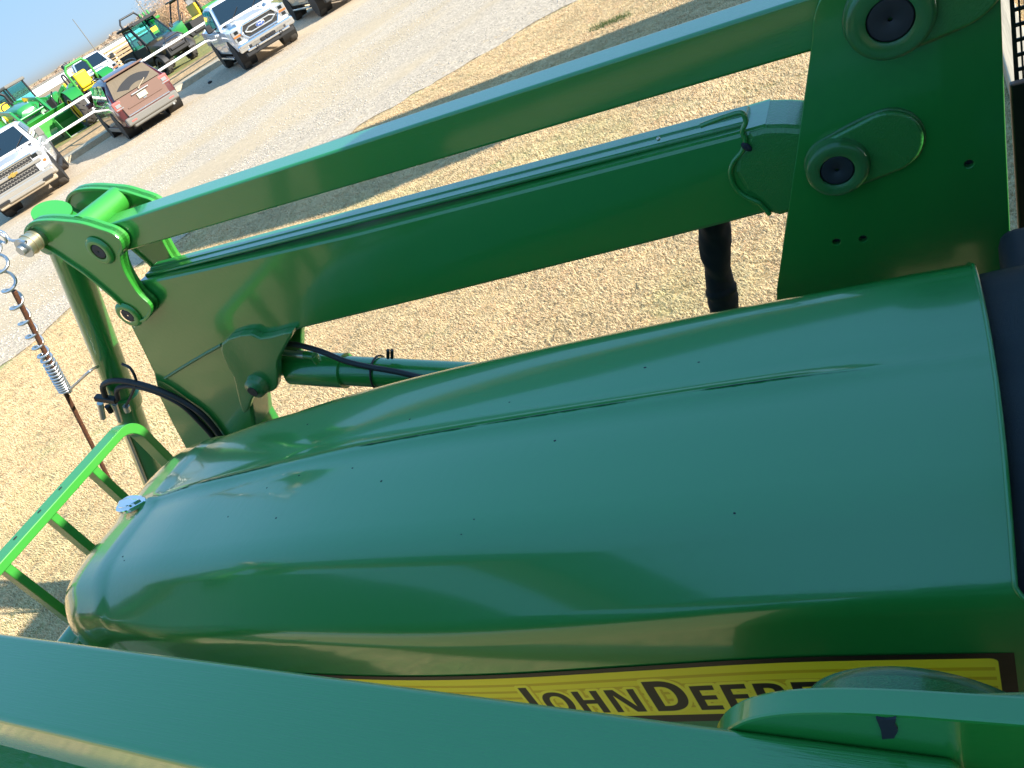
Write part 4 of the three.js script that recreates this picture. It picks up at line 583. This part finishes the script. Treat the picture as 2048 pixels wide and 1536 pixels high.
    for (const x of [1.52, -1.5]) { mesh('wheel_arch', new THREE.CylinderGeometry(0.44, 0.44, 0.5, 32).rotateX(Math.PI / 2).translate(x, 0.42, s * 0.757), M.darkPlastic, t); addWheel(t, x, s * 0.86, 0.365, 0.25, M.silverDirty, 7); }
    mesh('mirror', box(0.12, 0.16, 0.22, 0.88, 1.22, s * 1.08, 0.04), M.maroon, t); mesh('sill', beam(V(1.1, 0.30, s * 0.985), V(-1.1, 0.30, s * 0.985), 0.14, 0.05, 0.02), M.greyPlastic, t); mesh('roof_rail', tube([V(0.3, 1.76, s * 0.62), V(0.2, 1.80, s * 0.63), V(-1.6, 1.79, s * 0.60), V(-1.75, 1.73, s * 0.6)], 0.016, 30, 8), M.black, t);
    mesh('door_handle', box(0.18, 0.03, 0.03, -0.75, 1.06, s * 1.0, 0.01), M.chrome, t);
  }
  const bp = mesh('rear_bumper', [box(0.22, 0.24, 1.80, -2.50, 0.47, 0, 0.06), box(0.2, 0.16, 1.5, -2.46, 0.34, 0, 0.05)], M.greyPlastic, t, 'grey dusty rear bumper'); mesh('bumper_trim', box(0.04, 0.035, 1.44, -2.59, 0.615, 0, 0.01), M.chrome, t); mesh('bumper_step', box(0.05, 0.06, 1.4, -2.57, 0.575, 0, 0.01), M.maroon, t);
  mesh('exhaust', rod(V(-2.2, 0.28, 0.62), V(-2.58, 0.28, 0.62), 0.035), M.steel, t); mesh('underbody', box(4.2, 0.12, 1.5, -0.1, 0.27, 0), M.black, t);
}
// fence: two pipe rails on posts behind the verge
{
  const A = onY(57, 262, yardY + 1.04), B = onY(388.7, 58.6, yardY + 1.04), d = B.clone().sub(A).normalize(), p0 = onY(163, 264.8, yardY);
  const t0 = p0.clone().sub(A).dot(d), base = A.clone().addScaledVector(d, t0); base.y = yardY;
  const t = thing('pipe_fence', 'white two-rail pipe fence between the verge and the machine yard', 'fence', base.toArray(), Math.atan2(-d.z, d.x));
  for (let k = -4; k <= 4; k++) mesh('post', rod(V(k * 7.2, -0.03, 0), V(k * 7.2, 1.05, 0), 0.04, 0.04, 14), M.whitePipe, t);
  for (const y of [1.04, 0.51]) mesh('rail', rod(V(-26, y, 0), V(30, y, 0), 0.044, 0.044, 14), M.whitePipe, t);
}
// side-by-side utility vehicles in the yard
function utility(name, label, pos, h, cab, hoodMat) {
  const t = thing(name, label, 'utility vehicle', pos, turnOf(...h));
  const S = (x, y0, top, w) => [x, [[y0, 0], [y0, w * 0.9], [lerp(y0, top, 0.5), w], [top - 0.06, w * 0.95], [top, w * 0.7], [top + 0.01, 0]]];
  mesh('hood', loft([S(1.45, 0.72, 0.95, 0.50), S(1.3, 0.62, 1.06, 0.60), S(0.75, 0.55, 1.20, 0.66), S(0.6, 0.55, 1.24, 0.66)], 0.7), hoodMat, t);
  mesh('frame', [box(2.6, 0.22, 1.1, 0, 0.55, 0, 0.03), box(0.9, 0.5, 1.2, -0.1, 0.75, 0, 0.04), box(0.3, 0.24, 1.0, 1.4, 0.62, 0, 0.03)], M.darkPlastic, t);
  mesh('cargo_box', [box(1.15, 0.06, 1.42, -1.05, 0.86, 0), box(1.15, 0.34, 0.05, -1.05, 1.04, 0.70), box(1.15, 0.34, 0.05, -1.05, 1.04, -0.70), box(0.05, 0.34, 1.4, -1.62, 1.04, 0), box(0.05, 0.34, 1.4, -0.48, 1.04, 0)], cab ? M.darkPlastic : M.green, t);
  mesh('grille_guard', [...poly(P3([[1.5, 0.5, 0.4], [1.62, 0.95, 0.42], [1.55, 1.08, 0.30], [1.55, 1.08, -0.30], [1.62, 0.95, -0.42], [1.5, 0.5, -0.4]]), 0.025), box(0.06, 0.1, 0.7, 1.58, 0.7, 0, 0.02)], M.black, t);
  for (const s of [1, -1]) { mesh('headlight', box(0.06, 0.08, 0.22, 1.44, 0.92, s * 0.38, 0.02), M.lampClear, t); for (const x of [0.98, -0.98]) addWheel(t, x, s * 0.64, 0.34, 0.26, M.black, 5, 14); for (const x of [0.98, -0.98]) mesh('fender', grid(10, 2, (i, j) => { const a = lerp(0.2, 2.95, i / 9); return V(x + 0.40 * Math.cos(a), 0.34 + 0.42 * Math.sin(a), s * lerp(0.48, 0.78, j)); }), std(M.darkPlastic.color, 0.6, 0, { side: THREE.DoubleSide }), t);
    mesh('cab_post', poly(P3([[0.68, 1.2, s * 0.62], [0.2, 1.92, s * 0.56], [-0.45, 1.94, s * 0.56], [-0.5, 0.9, s * 0.62]]), 0.035), M.black, t);
    if (cab) { mesh('cab_door', [panel(P3([[0.62, 0.62, 0.66 * s], [-0.42, 0.62, 0.66 * s], [-0.44, 1.18, 0.65 * s], [0.64, 1.18, 0.65 * s]]), 0.03, V(0, 0, s)), ...poly(P3([[0.60, 1.2, s * 0.65], [0.18, 1.84, s * 0.585], [-0.40, 1.86, s * 0.585], [-0.42, 1.2, s * 0.65]]), 0.03)], M.darkPlastic, t); mesh('door_glass', panel(P3([[0.56, 1.2, 0.645 * s], [-0.4, 1.2, 0.645 * s], [-0.38, 1.84, 0.59 * s], [0.18, 1.82, 0.59 * s]]), 0.008, V(0, 0, s)), M.tealGlass, t); mesh('mirror', box(0.05, 0.18, 0.12, 0.62, 1.35, s * 0.78, 0.02), M.black, t); } }
  mesh('seat', [box(0.5, 0.16, 1.1, -0.1, 0.98, 0, 0.05), box(0.14, 0.55, 1.1, -0.36, 1.25, 0, 0.05)], cab ? M.greyPlastic : M.seatYellow, t);
  mesh('steering_wheel', new THREE.TorusGeometry(0.16, 0.018, 8, 24).rotateY(Math.PI / 2).rotateZ(0.6).translate(0.38, 1.3, -0.3), M.black, t);
  if (cab) { mesh('roof', [box(1.15, 0.09, 1.36, -0.12, 1.98, 0, 0.04), box(0.25, 0.06, 1.1, 0.40, 1.95, 0, 0.02)], M.darkPlastic, t); mesh('windscreen', panel(P3([[0.70, 1.22, 0.58], [0.70, 1.22, -0.58], [0.24, 1.92, -0.53], [0.24, 1.92, 0.53]]), 0.008, V(1, 1, 0)), M.tealGlass, t); mesh('rear_window', panel(P3([[-0.48, 1.15, 0.58], [-0.48, 1.15, -0.58], [-0.46, 1.9, -0.53], [-0.46, 1.9, 0.53]]), 0.008, V(-1, 0, 0)), M.tealGlass, t); mesh('window_sticker', box(0.012, 0.24, 0.28, 0.55, 1.48, -0.12).rotateZ(0), M.yellow, t, 'yellow card behind the windscreen'); }
  else { mesh('roof', box(1.0, 0.06, 1.3, -0.1, 1.98, 0, 0.03), M.black, t); mesh('side_stripe', [box(0.9, 0.05, 0.012, -1.05, 1.12, 0.732), box(0.9, 0.05, 0.012, -1.05, 1.12, -0.732)], M.yellow, t).userData.kind = 'stuff'; mesh('screen', panel(P3([[-0.45, 1.1, 0.55], [-0.45, 1.1, -0.55], [-0.45, 1.9, -0.55], [-0.45, 1.9, 0.55]]), 0.01), M.darkGlass, t); }
  return t;
}
{
  const yp = (px, py, y) => { const p = onY(px, py, y); p.y = yardY - 0.025; return p.toArray(); };
  const sc = (t, k) => { t.scale.setScalar(k); return t; };
  { const c = onY(341, 147, yardY), h = [-0.965, -0.26], k = 1.08; sc(utility('utility_vehicle', 'black cabbed utility vehicle with a camouflage hood behind the fence', [c.x - k * (0.98 * h[0] - 0.64 * h[1]), yardY - 0.006, c.z - k * (0.98 * h[1] + 0.64 * h[0])], h, true, M.camo), k); }
  { const c = rng(392, 55, 44, yardY - 0.006); sc(utility('utility_vehicle', 'open utility vehicle with a dark green cargo box behind the white pickup', c.toArray(), [0.45, -0.89], false, M.green), 1.1); }
  const hp = rng(272, 60, 42.5, yardY - 0.006), ho = thing('roll_hoop', 'black tubular roll hoop sticking up above the cabbed utility vehicle', 'roll hoop', hp.toArray(), turnOf(-0.94, -0.34));
  mesh('hoop', poly(P3([[0, 0, -0.5], [0, 2.35, -0.5], [0, 2.52, -0.38], [0, 2.52, 0.38], [0, 2.35, 0.5], [0, 0, 0.5]]), 0.04), M.black, ho);
  const cl = onY(421, 166, 0); mesh('dirt_clod', new THREE.IcosahedronGeometry(0.07, 1).scale(1.4, 0.7, 1).translate(cl.x, 0.03, cl.z), M.black, scene).userData = { label: 'dark clod on the gravel in the shade of the white pickup', category: 'clod' };
}
// compact tractors
function compact(name, label, pos, h, rops, bucketUp) {
  const t = thing(name, label, 'tractor', pos, turnOf(...h));
  const S = (x, y0, top, w) => [x, [[y0, 0], [y0, w], [lerp(y0, top, 0.55), w * 1.03], [top - 0.08, w * 0.95], [top, w * 0.7], [top + 0.02, 0]]];
  mesh('hood', loft([S(1.55, 0.75, 1.15, 0.26), S(1.45, 0.68, 1.27, 0.31), S(0.9, 0.68, 1.36, 0.34), S(0.35, 0.68, 1.40, 0.35)], 0.7), M.green, t);
  for (const s of [1, -1]) mesh('hood_stripe', beam(V(1.35, 1.12, s * 0.345), V(0.42, 1.20, s * 0.362), 0.10, 0.012, 0.003), M.yellow, t);
  mesh('chassis', [box(2.6, 0.32, 0.4, 0.2, 0.62, 0, 0.03), box(0.8, 0.2, 1.0, -0.3, 0.72, 0, 0.03), box(0.16, 0.16, 1.0, 1.1, 0.45, 0, 0.03)], M.darkPlastic, t);
  const st = mesh('seat', [box(0.5, 0.13, 0.50, -0.55, 1.05, 0, 0.05), box(0.14, 0.52, 0.50, -0.82, 1.34, 0, 0.06).rotateZ(0)], M.seatYellow, t, 'yellow seat'); for (const s of [1, -1]) mesh('arm_rest', box(0.34, 0.07, 0.07, -0.6, 1.25, s * 0.3, 0.03), M.seatYellow, st);
  mesh('steering_wheel', new THREE.TorusGeometry(0.19, 0.02, 8, 26).rotateY(Math.PI / 2).rotateZ(0.7).translate(-0.05, 1.42, 0), M.black, t); mesh('console', box(0.3, 0.5, 0.3, 0.14, 1.1, 0, 0.04), M.black, t);
  if (rops) mesh('roll_bar', poly(P3([[-1.05, 0.8, -0.42], [-1.05, 1.75, -0.42], [-1.05, 1.9, -0.30], [-1.05, 1.9, 0.30], [-1.05, 1.75, 0.42], [-1.05, 0.8, 0.42]]), 0.045), rops, t);
  for (const s of [1, -1]) { addWheel(t, -0.8, s * 0.72, 0.62, 0.36, M.yellow, 0, 16, true); addWheel(t, 1.1, s * 0.62, 0.42, 0.27, M.yellow, 0, 14, true); mesh('fender', grid(12, 2, (i, j) => { const a = lerp(0.15, 2.6, i / 11); return V(-0.8 + 0.70 * Math.cos(a), 0.62 + 0.70 * Math.sin(a), s * lerp(0.46, 0.92, j)); }), std(M.green.color, 0.4, 0, { side: THREE.DoubleSide }), t); }
  const ba = bucketUp ? V(2.1, 1.75, 0) : V(2.25, 0.45, 0);
  const ld = mesh('loader_frame', [1, -1].flatMap(s => [beam(V(0.45, 0.6, s * 0.46), V(0.30, 1.45, s * 0.46), 0.1, 0.08, 0.01, V(1, 0, 0)), beam(V(0.30, 1.42, s * 0.46), V(1.55, bucketUp ? 1.9 : 1.25, s * 0.46), 0.13, 0.08, 0.01), beam(V(1.55, bucketUp ? 1.9 : 1.25, s * 0.46), ba.clone().setZ(s * 0.46), 0.12, 0.08, 0.01)]).concat([rod(V(1.7, bucketUp ? 1.8 : 1.0, -0.46), V(1.7, bucketUp ? 1.8 : 1.0, 0.46), 0.045)]), M.green, t);
  for (const s of [1, -1]) { mesh('cylinder', rod(V(0.5, 0.8, s * 0.46), V(1.45, bucketUp ? 1.75 : 1.1, s * 0.46), 0.035), M.black, ld); }
  const prof = [[0, 0], [0.55, -0.05], [0.57, -0.03], [0.05, 0.05], [-0.06, 0.2], [-0.02, 0.5], [0.12, 0.62], [0.10, 0.64], [-0.07, 0.52], [-0.11, 0.2], [-0.06, 0.05]];
  const ang = bucketUp ? -0.9 : 0.1, bk = (z0, w, pr) => plate(pr, z0, w, 0).rotateZ(ang).translate(ba.x + 0.05, ba.y - (bucketUp ? 0.1 : 0.25), 0);
  mesh('bucket', [bk(-0.8, 1.6, prof), bk(-0.82, 0.02, [[0.57, -0.05], [0.12, 0.62], [-0.07, 0.52], [-0.11, 0.2], [-0.06, 0.0]]), bk(0.80, 0.02, [[0.57, -0.05], [0.12, 0.62], [-0.07, 0.52], [-0.11, 0.2], [-0.06, 0.0]])], M.lime, t);
  return t;
}
{
  const g = yardY - 0.006, place = (seatPx, aimPx, aimY, k, name, label, rops, upB) => { const s = onY(seatPx[0], seatPx[1], yardY + 1.25 * k), w = onY(aimPx[0], aimPx[1], aimY), h = V(w.x - s.x, 0, w.z - s.z).normalize(); const t = compact(name, label, [s.x + h.x * 0.7 * k, g, s.z + h.z * 0.7 * k], [h.x, h.z], rops, upB); t.scale.setScalar(k); return t; };
  place([168, 163], [128, 196], yardY + 1.1, 1.08, 'compact_tractor', 'small green tractor with a yellow seat and a green roll bar behind the red car', M.lime, false);
  place([15, 230], [96, 262], yardY + 0.5, 1.28, 'compact_tractor', 'small green tractor with yellow wheels and a black roll bar behind the dusty white pickup', M.black, false);
  { const c = rng(95, 185, 43, g), t = compact('compact_tractor', 'small green tractor with its loader bucket raised, between the other two', c.toArray(), [0.75, -0.66], M.black, true); t.scale.setScalar(0.95); }
  // loose bucket by the fence
  const p = onY(186, 246, yardY), b = thing('loader_bucket', 'bright green loader bucket standing on the ground by the fence', 'bucket', [p.x + 0.5, g, p.z + 0.2], turnOf(-0.9, -0.43));
  const side = [[-0.1, 0], [0.75, 0.0], [0.78, 0.04], [0.45, 0.75], [0.0, 0.82], [-0.22, 0.55], [-0.22, 0.2]];
  mesh('shell', [plate([[-0.1, 0], [0.75, 0], [0.75, 0.025], [-0.08, 0.03], [-0.2, 0.2], [-0.2, 0.54], [0.0, 0.8], [-0.02, 0.82], [-0.23, 0.56], [-0.23, 0.19]], -1.0, 2.0, 0.002)], M.lime, b);
  for (const s of [-1, 1]) mesh('side_plate', plate(side, s > 0 ? 1.0 : -1.02, 0.02, 0.002), M.lime, b);
  for (const y of [0.22, 0.46]) mesh('rib', box(0.03, 0.03, 1.96, -0.24, y, 0), M.green, b); mesh('cutting_edge', box(0.16, 0.03, 2.05, 0.74, 0.012, 0), M.steel, b);
  // large cab tractor
  const q = rng(26, 200, 46, g), c = thing('cab_tractor', 'tall tractor with a dark framed cab and pale teal windows', 'tractor', q.toArray(), turnOf(-0.92, 0.2)); c.scale.setScalar(0.92);
  mesh('cab_frame', [...[[0.75, 0.7], [0.75, -0.7], [-0.75, 0.7], [-0.75, -0.7]].map(([x, z]) => beam(V(x, 1.1, z), V(x * 0.95, 2.65, z * 0.95), 0.08, 0.08, 0.02, V(1, 0, 0))), box(1.5, 0.1, 1.4, 0, 1.1, 0, 0.02)], M.black, c);
  mesh('cab_roof', box(1.75, 0.16, 1.6, 0, 2.72, 0, 0.06), M.greyPlastic, c);
  for (const s of [1, -1]) { mesh('side_glass', box(1.4, 1.45, 0.01, 0, 1.9, s * 0.69), M.tealGlass, c); mesh('end_glass', box(0.01, 1.45, 1.3, s * 0.74, 1.9, 0), M.tealGlass, c); addWheel(c, -0.5, s * 0.95, 0.8, 0.45, M.yellow, 0, 18, true); addWheel(c, 1.9, s * 0.85, 0.55, 0.36, M.yellow, 0, 16, true); }
  mesh('hood', box(1.7, 0.65, 0.7, 1.6, 1.2, 0, 0.12), M.green, c); mesh('chassis', box(3.4, 0.4, 0.5, 0.8, 0.75, 0, 0.04), M.darkPlastic, c); mesh('seat', [box(0.5, 0.15, 0.5, -0.2, 1.45, 0, 0.05), box(0.15, 0.6, 0.5, -0.42, 1.75, 0, 0.06)], M.black, c); mesh('beacon', box(0.12, 0.14, 0.12, 0.8, 1.75, 0.82, 0.03), M.orange, c);
  // white truck and trailers further back
  const w = rng(180, 130, 48, yardY - 0.006); pickup('pickup_truck', 'white pickup standing among the machines behind the fence', w.toArray(), [-0.8, -0.6], M.white, 'a');
  const tr = thing('box_trailer', 'long low white trailer roof behind the small tractors', 'trailer', rng(95, 170, 74, 0.4).toArray(), turnOf(-0.38, 0.92));
  mesh('box', [box(18, 0.55, 2.5, 0, 1.42, 0, 0.05)], M.white, tr); mesh('roof_edge', box(18.1, 0.1, 2.6, 0, 1.74, 0, 0.03), M.greyPlastic, tr); for (const x of [-7, 6, 7.2]) for (const s of [1, -1]) addWheel(tr, x, s * 1.1, 0.5, 0.25); mesh('vent', box(0.5, 0.35, 0.5, 2, 1.95, 0, 0.1), M.black, tr); mesh('vent', box(0.5, 0.35, 0.5, -3.4, 1.95, 0, 0.1), M.black, tr);
}
// ---------------------------------------------------------------- far background
function brushClump(name, label, pos, rx, ry, n, s0, col, group) {
  const t = thing(name, label, 'bush', pos, 0, group); seed = s0; const p = [], cl = []; const add = (a, b, c, k) => { p.push(...a.toArray(), ...b.toArray(), ...c.toArray()); for (let i = 0; i < 3; i++) cl.push(col[0] * k, col[1] * k, col[2] * k); };
  const lobes = [...Array(9)].map(() => [rr(-rx, rx) * 0.7, rr(0.3, 0.8) * ry, rr(-rx, rx) * 0.6, rr(0.3, 0.55)]);
  for (let i = 0; i < n; i++) { const l = lobes[i % 9], a = rnd() * 6.283, u = rr(-1, 1), r = Math.cbrt(rnd()), q = Math.sqrt(1 - u * u); const c = V(l[0] + q * Math.cos(a) * r * rx * l[3], Math.max(0.05, l[1] + u * r * ry * l[3]), l[2] + q * Math.sin(a) * r * rx * l[3]); const sz = rr(0.06, 0.2) * 0.42, k = rr(0.6, 1.35); const d = () => V(rr(-1, 1), rr(-0.6, 1), rr(-1, 1)).multiplyScalar(sz); add(c.clone().add(d()), c.clone().add(d()), c.clone().add(d()), k); }
  const g = new THREE.BufferGeometry(); g.setAttribute('position', new THREE.Float32BufferAttribute(p, 3)); g.setAttribute('color', new THREE.Float32BufferAttribute(cl, 3)); g.computeVertexNormals();
  mesh('crown', g, std(0xffffff, 1, 0, { vertexColors: true, side: THREE.DoubleSide }), t);
  mesh('stems', [...Array(7)].map((_, i) => rod(V(rr(-0.3, 0.3) * rx, -0.1, rr(-0.3, 0.3) * rx), V(lobes[i][0], lobes[i][1], lobes[i][2]), 0.05 * rx * 0.5, 0.015, 6)), M.wood, t);
}
{
  const dir = (px, py, D) => { const p = onY(px, py, -40), d = p.sub(CAM); d.y = 0; d.normalize(); return V(CAM.x + d.x * D, 0.28, CAM.z + d.z * D); };
  const hz = (x) => HY0 - SLOPE * x;
  [[338, 92, 3.4, 3.2], [318, 95, 2.6, 2.4], [362, 90, 3.6, 3.8], [392, 96, 4, 4.2], [428, 98, 4, 4.4], [300, 100, 2.2, 1.5], [206, 96, 2.4, 1.3], [190, 98, 2.2, 1.1], [226, 94, 2.4, 1.4]].forEach(([px, D, rx, ry], i) => { const p = dir(px, hz(px) + 12, D); brushClump('brush_clump', 'leafless brown brush on the skyline', p.toArray(), rx, ry, 9000, 900 + i, [0.46 + 0.05 * (i % 3), 0.32, 0.19], 'brown brush along the skyline'); });
  // far wood as one low mass
  const p = [], cl = []; seed = 4242; for (let i = 0; i < 60000; i++) { const a = rr(-0.1, 1.5), D = rr(260, 340), h = 3.4 * fbm(a * 30, 3, 4) + 0.3, x = CAM.x + Math.cos(a) * D, z = CAM.z + Math.sin(a) * D, y = rnd() * h, s = rr(0.25, 0.6); for (let k = 0; k < 3; k++) p.push(x + rr(-s, s), y + rr(-s, s) * 0.8, z + rr(-s, s)); const k = rr(0.7, 1.2); for (let q = 0; q < 3; q++) cl.push(0.34 * k, 0.25 * k, 0.17 * k); }
  const g = new THREE.BufferGeometry(); g.setAttribute('position', new THREE.Float32BufferAttribute(p, 3)); g.setAttribute('color', new THREE.Float32BufferAttribute(cl, 3)); g.computeVertexNormals(); const w = mesh('far_wood', g, std(0xffffff, 1, 0, { vertexColors: true, side: THREE.DoubleSide }), scene); w.userData = { label: 'low brown wood along the far horizon', category: 'wood', kind: 'stuff' };
  for (const [px, py, D, top, lab] of [[194, 104, 75, [170, 72], 'thin grey mast on the skyline above the white pickup in the yard'], [296, 34, 66, [272, 0], 'thin grey pole rising behind the cabbed utility vehicle'], [232, 64, 60, [225, 55], 'short thin whip pole left of the roll hoop']]) { const b = dir(px, py, D), h = Math.abs(Math.hypot(top[0] - px, top[1] - py)) / FPX * D * 0.92 + 3; const o = thing('pole', lab, 'pole', [b.x, 0, b.z]); mesh('shaft', rod(V(0, 0, 0), V(0, h, 0), 0.06, 0.025, 8), M.greyPlastic, o); mesh('foot', rod(V(0, 0, 0), V(0, 0.3, 0), 0.14, 0.12, 10), M.greyPlastic, o); }
  // pale earth bank and rail pens seen past the utility vehicles
  const e = dir(215, hz(215) + 16, 70), en = thing('plank_pen', 'tan plank pen on the bank behind the cabbed utility vehicle', 'pen', [e.x, 0.36, e.z], turnOf(-0.38, 0.92)); for (let k = 0; k < 6; k++) mesh('plank', box(7, 0.16, 0.04, 0, 0.25 + k * 0.24, 0.06), M.tan, en); for (const x of [-3.4, 0, 3.4]) mesh('post', box(0.12, 1.7, 0.12, x, 0.82, 0), M.whitePipe, en);
  const f = dir(330, hz(330) + 22, 52), im = thing('implement', 'grey steel farm implement lying in front of the brown brush', 'implement', [f.x, yardY - 0.01, f.z], turnOf(-0.5, 0.86)); mesh('frame', [beam(V(-2, 0.7, 0), V(2, 0.8, 0), 0.12, 0.12, 0.02), beam(V(-1.4, 0.1, 0.6), V(0, 1.2, 0), 0.08, 0.08, 0.01), beam(V(1.4, 0.1, 0.6), V(0, 1.2, 0), 0.08, 0.08, 0.01), beam(V(-1.8, 0.6, 0.6), V(1.8, 0.6, 0.6), 0.08, 0.08, 0.01), beam(V(-1.4, 0.1, 0.6), V(-1.4, 0.7, 0), 0.08, 0.08, 0.01), beam(V(1.4, 0.1, 0.6), V(1.4, 0.75, 0), 0.08, 0.08, 0.01), beam(V(1.7, 0.6, 0.6), V(1.7, 0.78, 0), 0.08, 0.08, 0.01)], M.silverDirty, im); for (let k = 0; k < 5; k++) mesh('disc', new THREE.CylinderGeometry(0.3, 0.3, 0.02, 20).rotateZ(Math.PI / 2).translate(-1.6 + k * 0.8, 0.32, 0.6), M.steel, im);
  const gp = rng(297, 40, 45, yardY - 0.006), gm = thing('green_machine', 'small bright green implement behind the cabbed utility vehicle', 'implement', gp.toArray(), 0); mesh('frame', [box(0.9, 0.12, 0.7, 0, 1.9, 0, 0.03), box(0.12, 1.95, 0.12, 0.35, 0.97, 0.2, 0.02), box(0.12, 1.95, 0.12, -0.35, 0.97, -0.2, 0.02)], M.lime, gm); for (const x of [-0.3, 0, 0.3]) mesh('tine', rod(V(x, 1.95, 0), V(x + 0.15, 2.35, 0.1), 0.05), M.lime, gm);
}

const renderer = new THREE.WebGLRenderer({ antialias: true });
renderer.toneMapping = THREE.LinearToneMapping; renderer.toneMappingExposure = EXPOSURE;
renderer.shadowMap.enabled = true; renderer.setSize(1024, 768);
renderer.render(scene, camera);
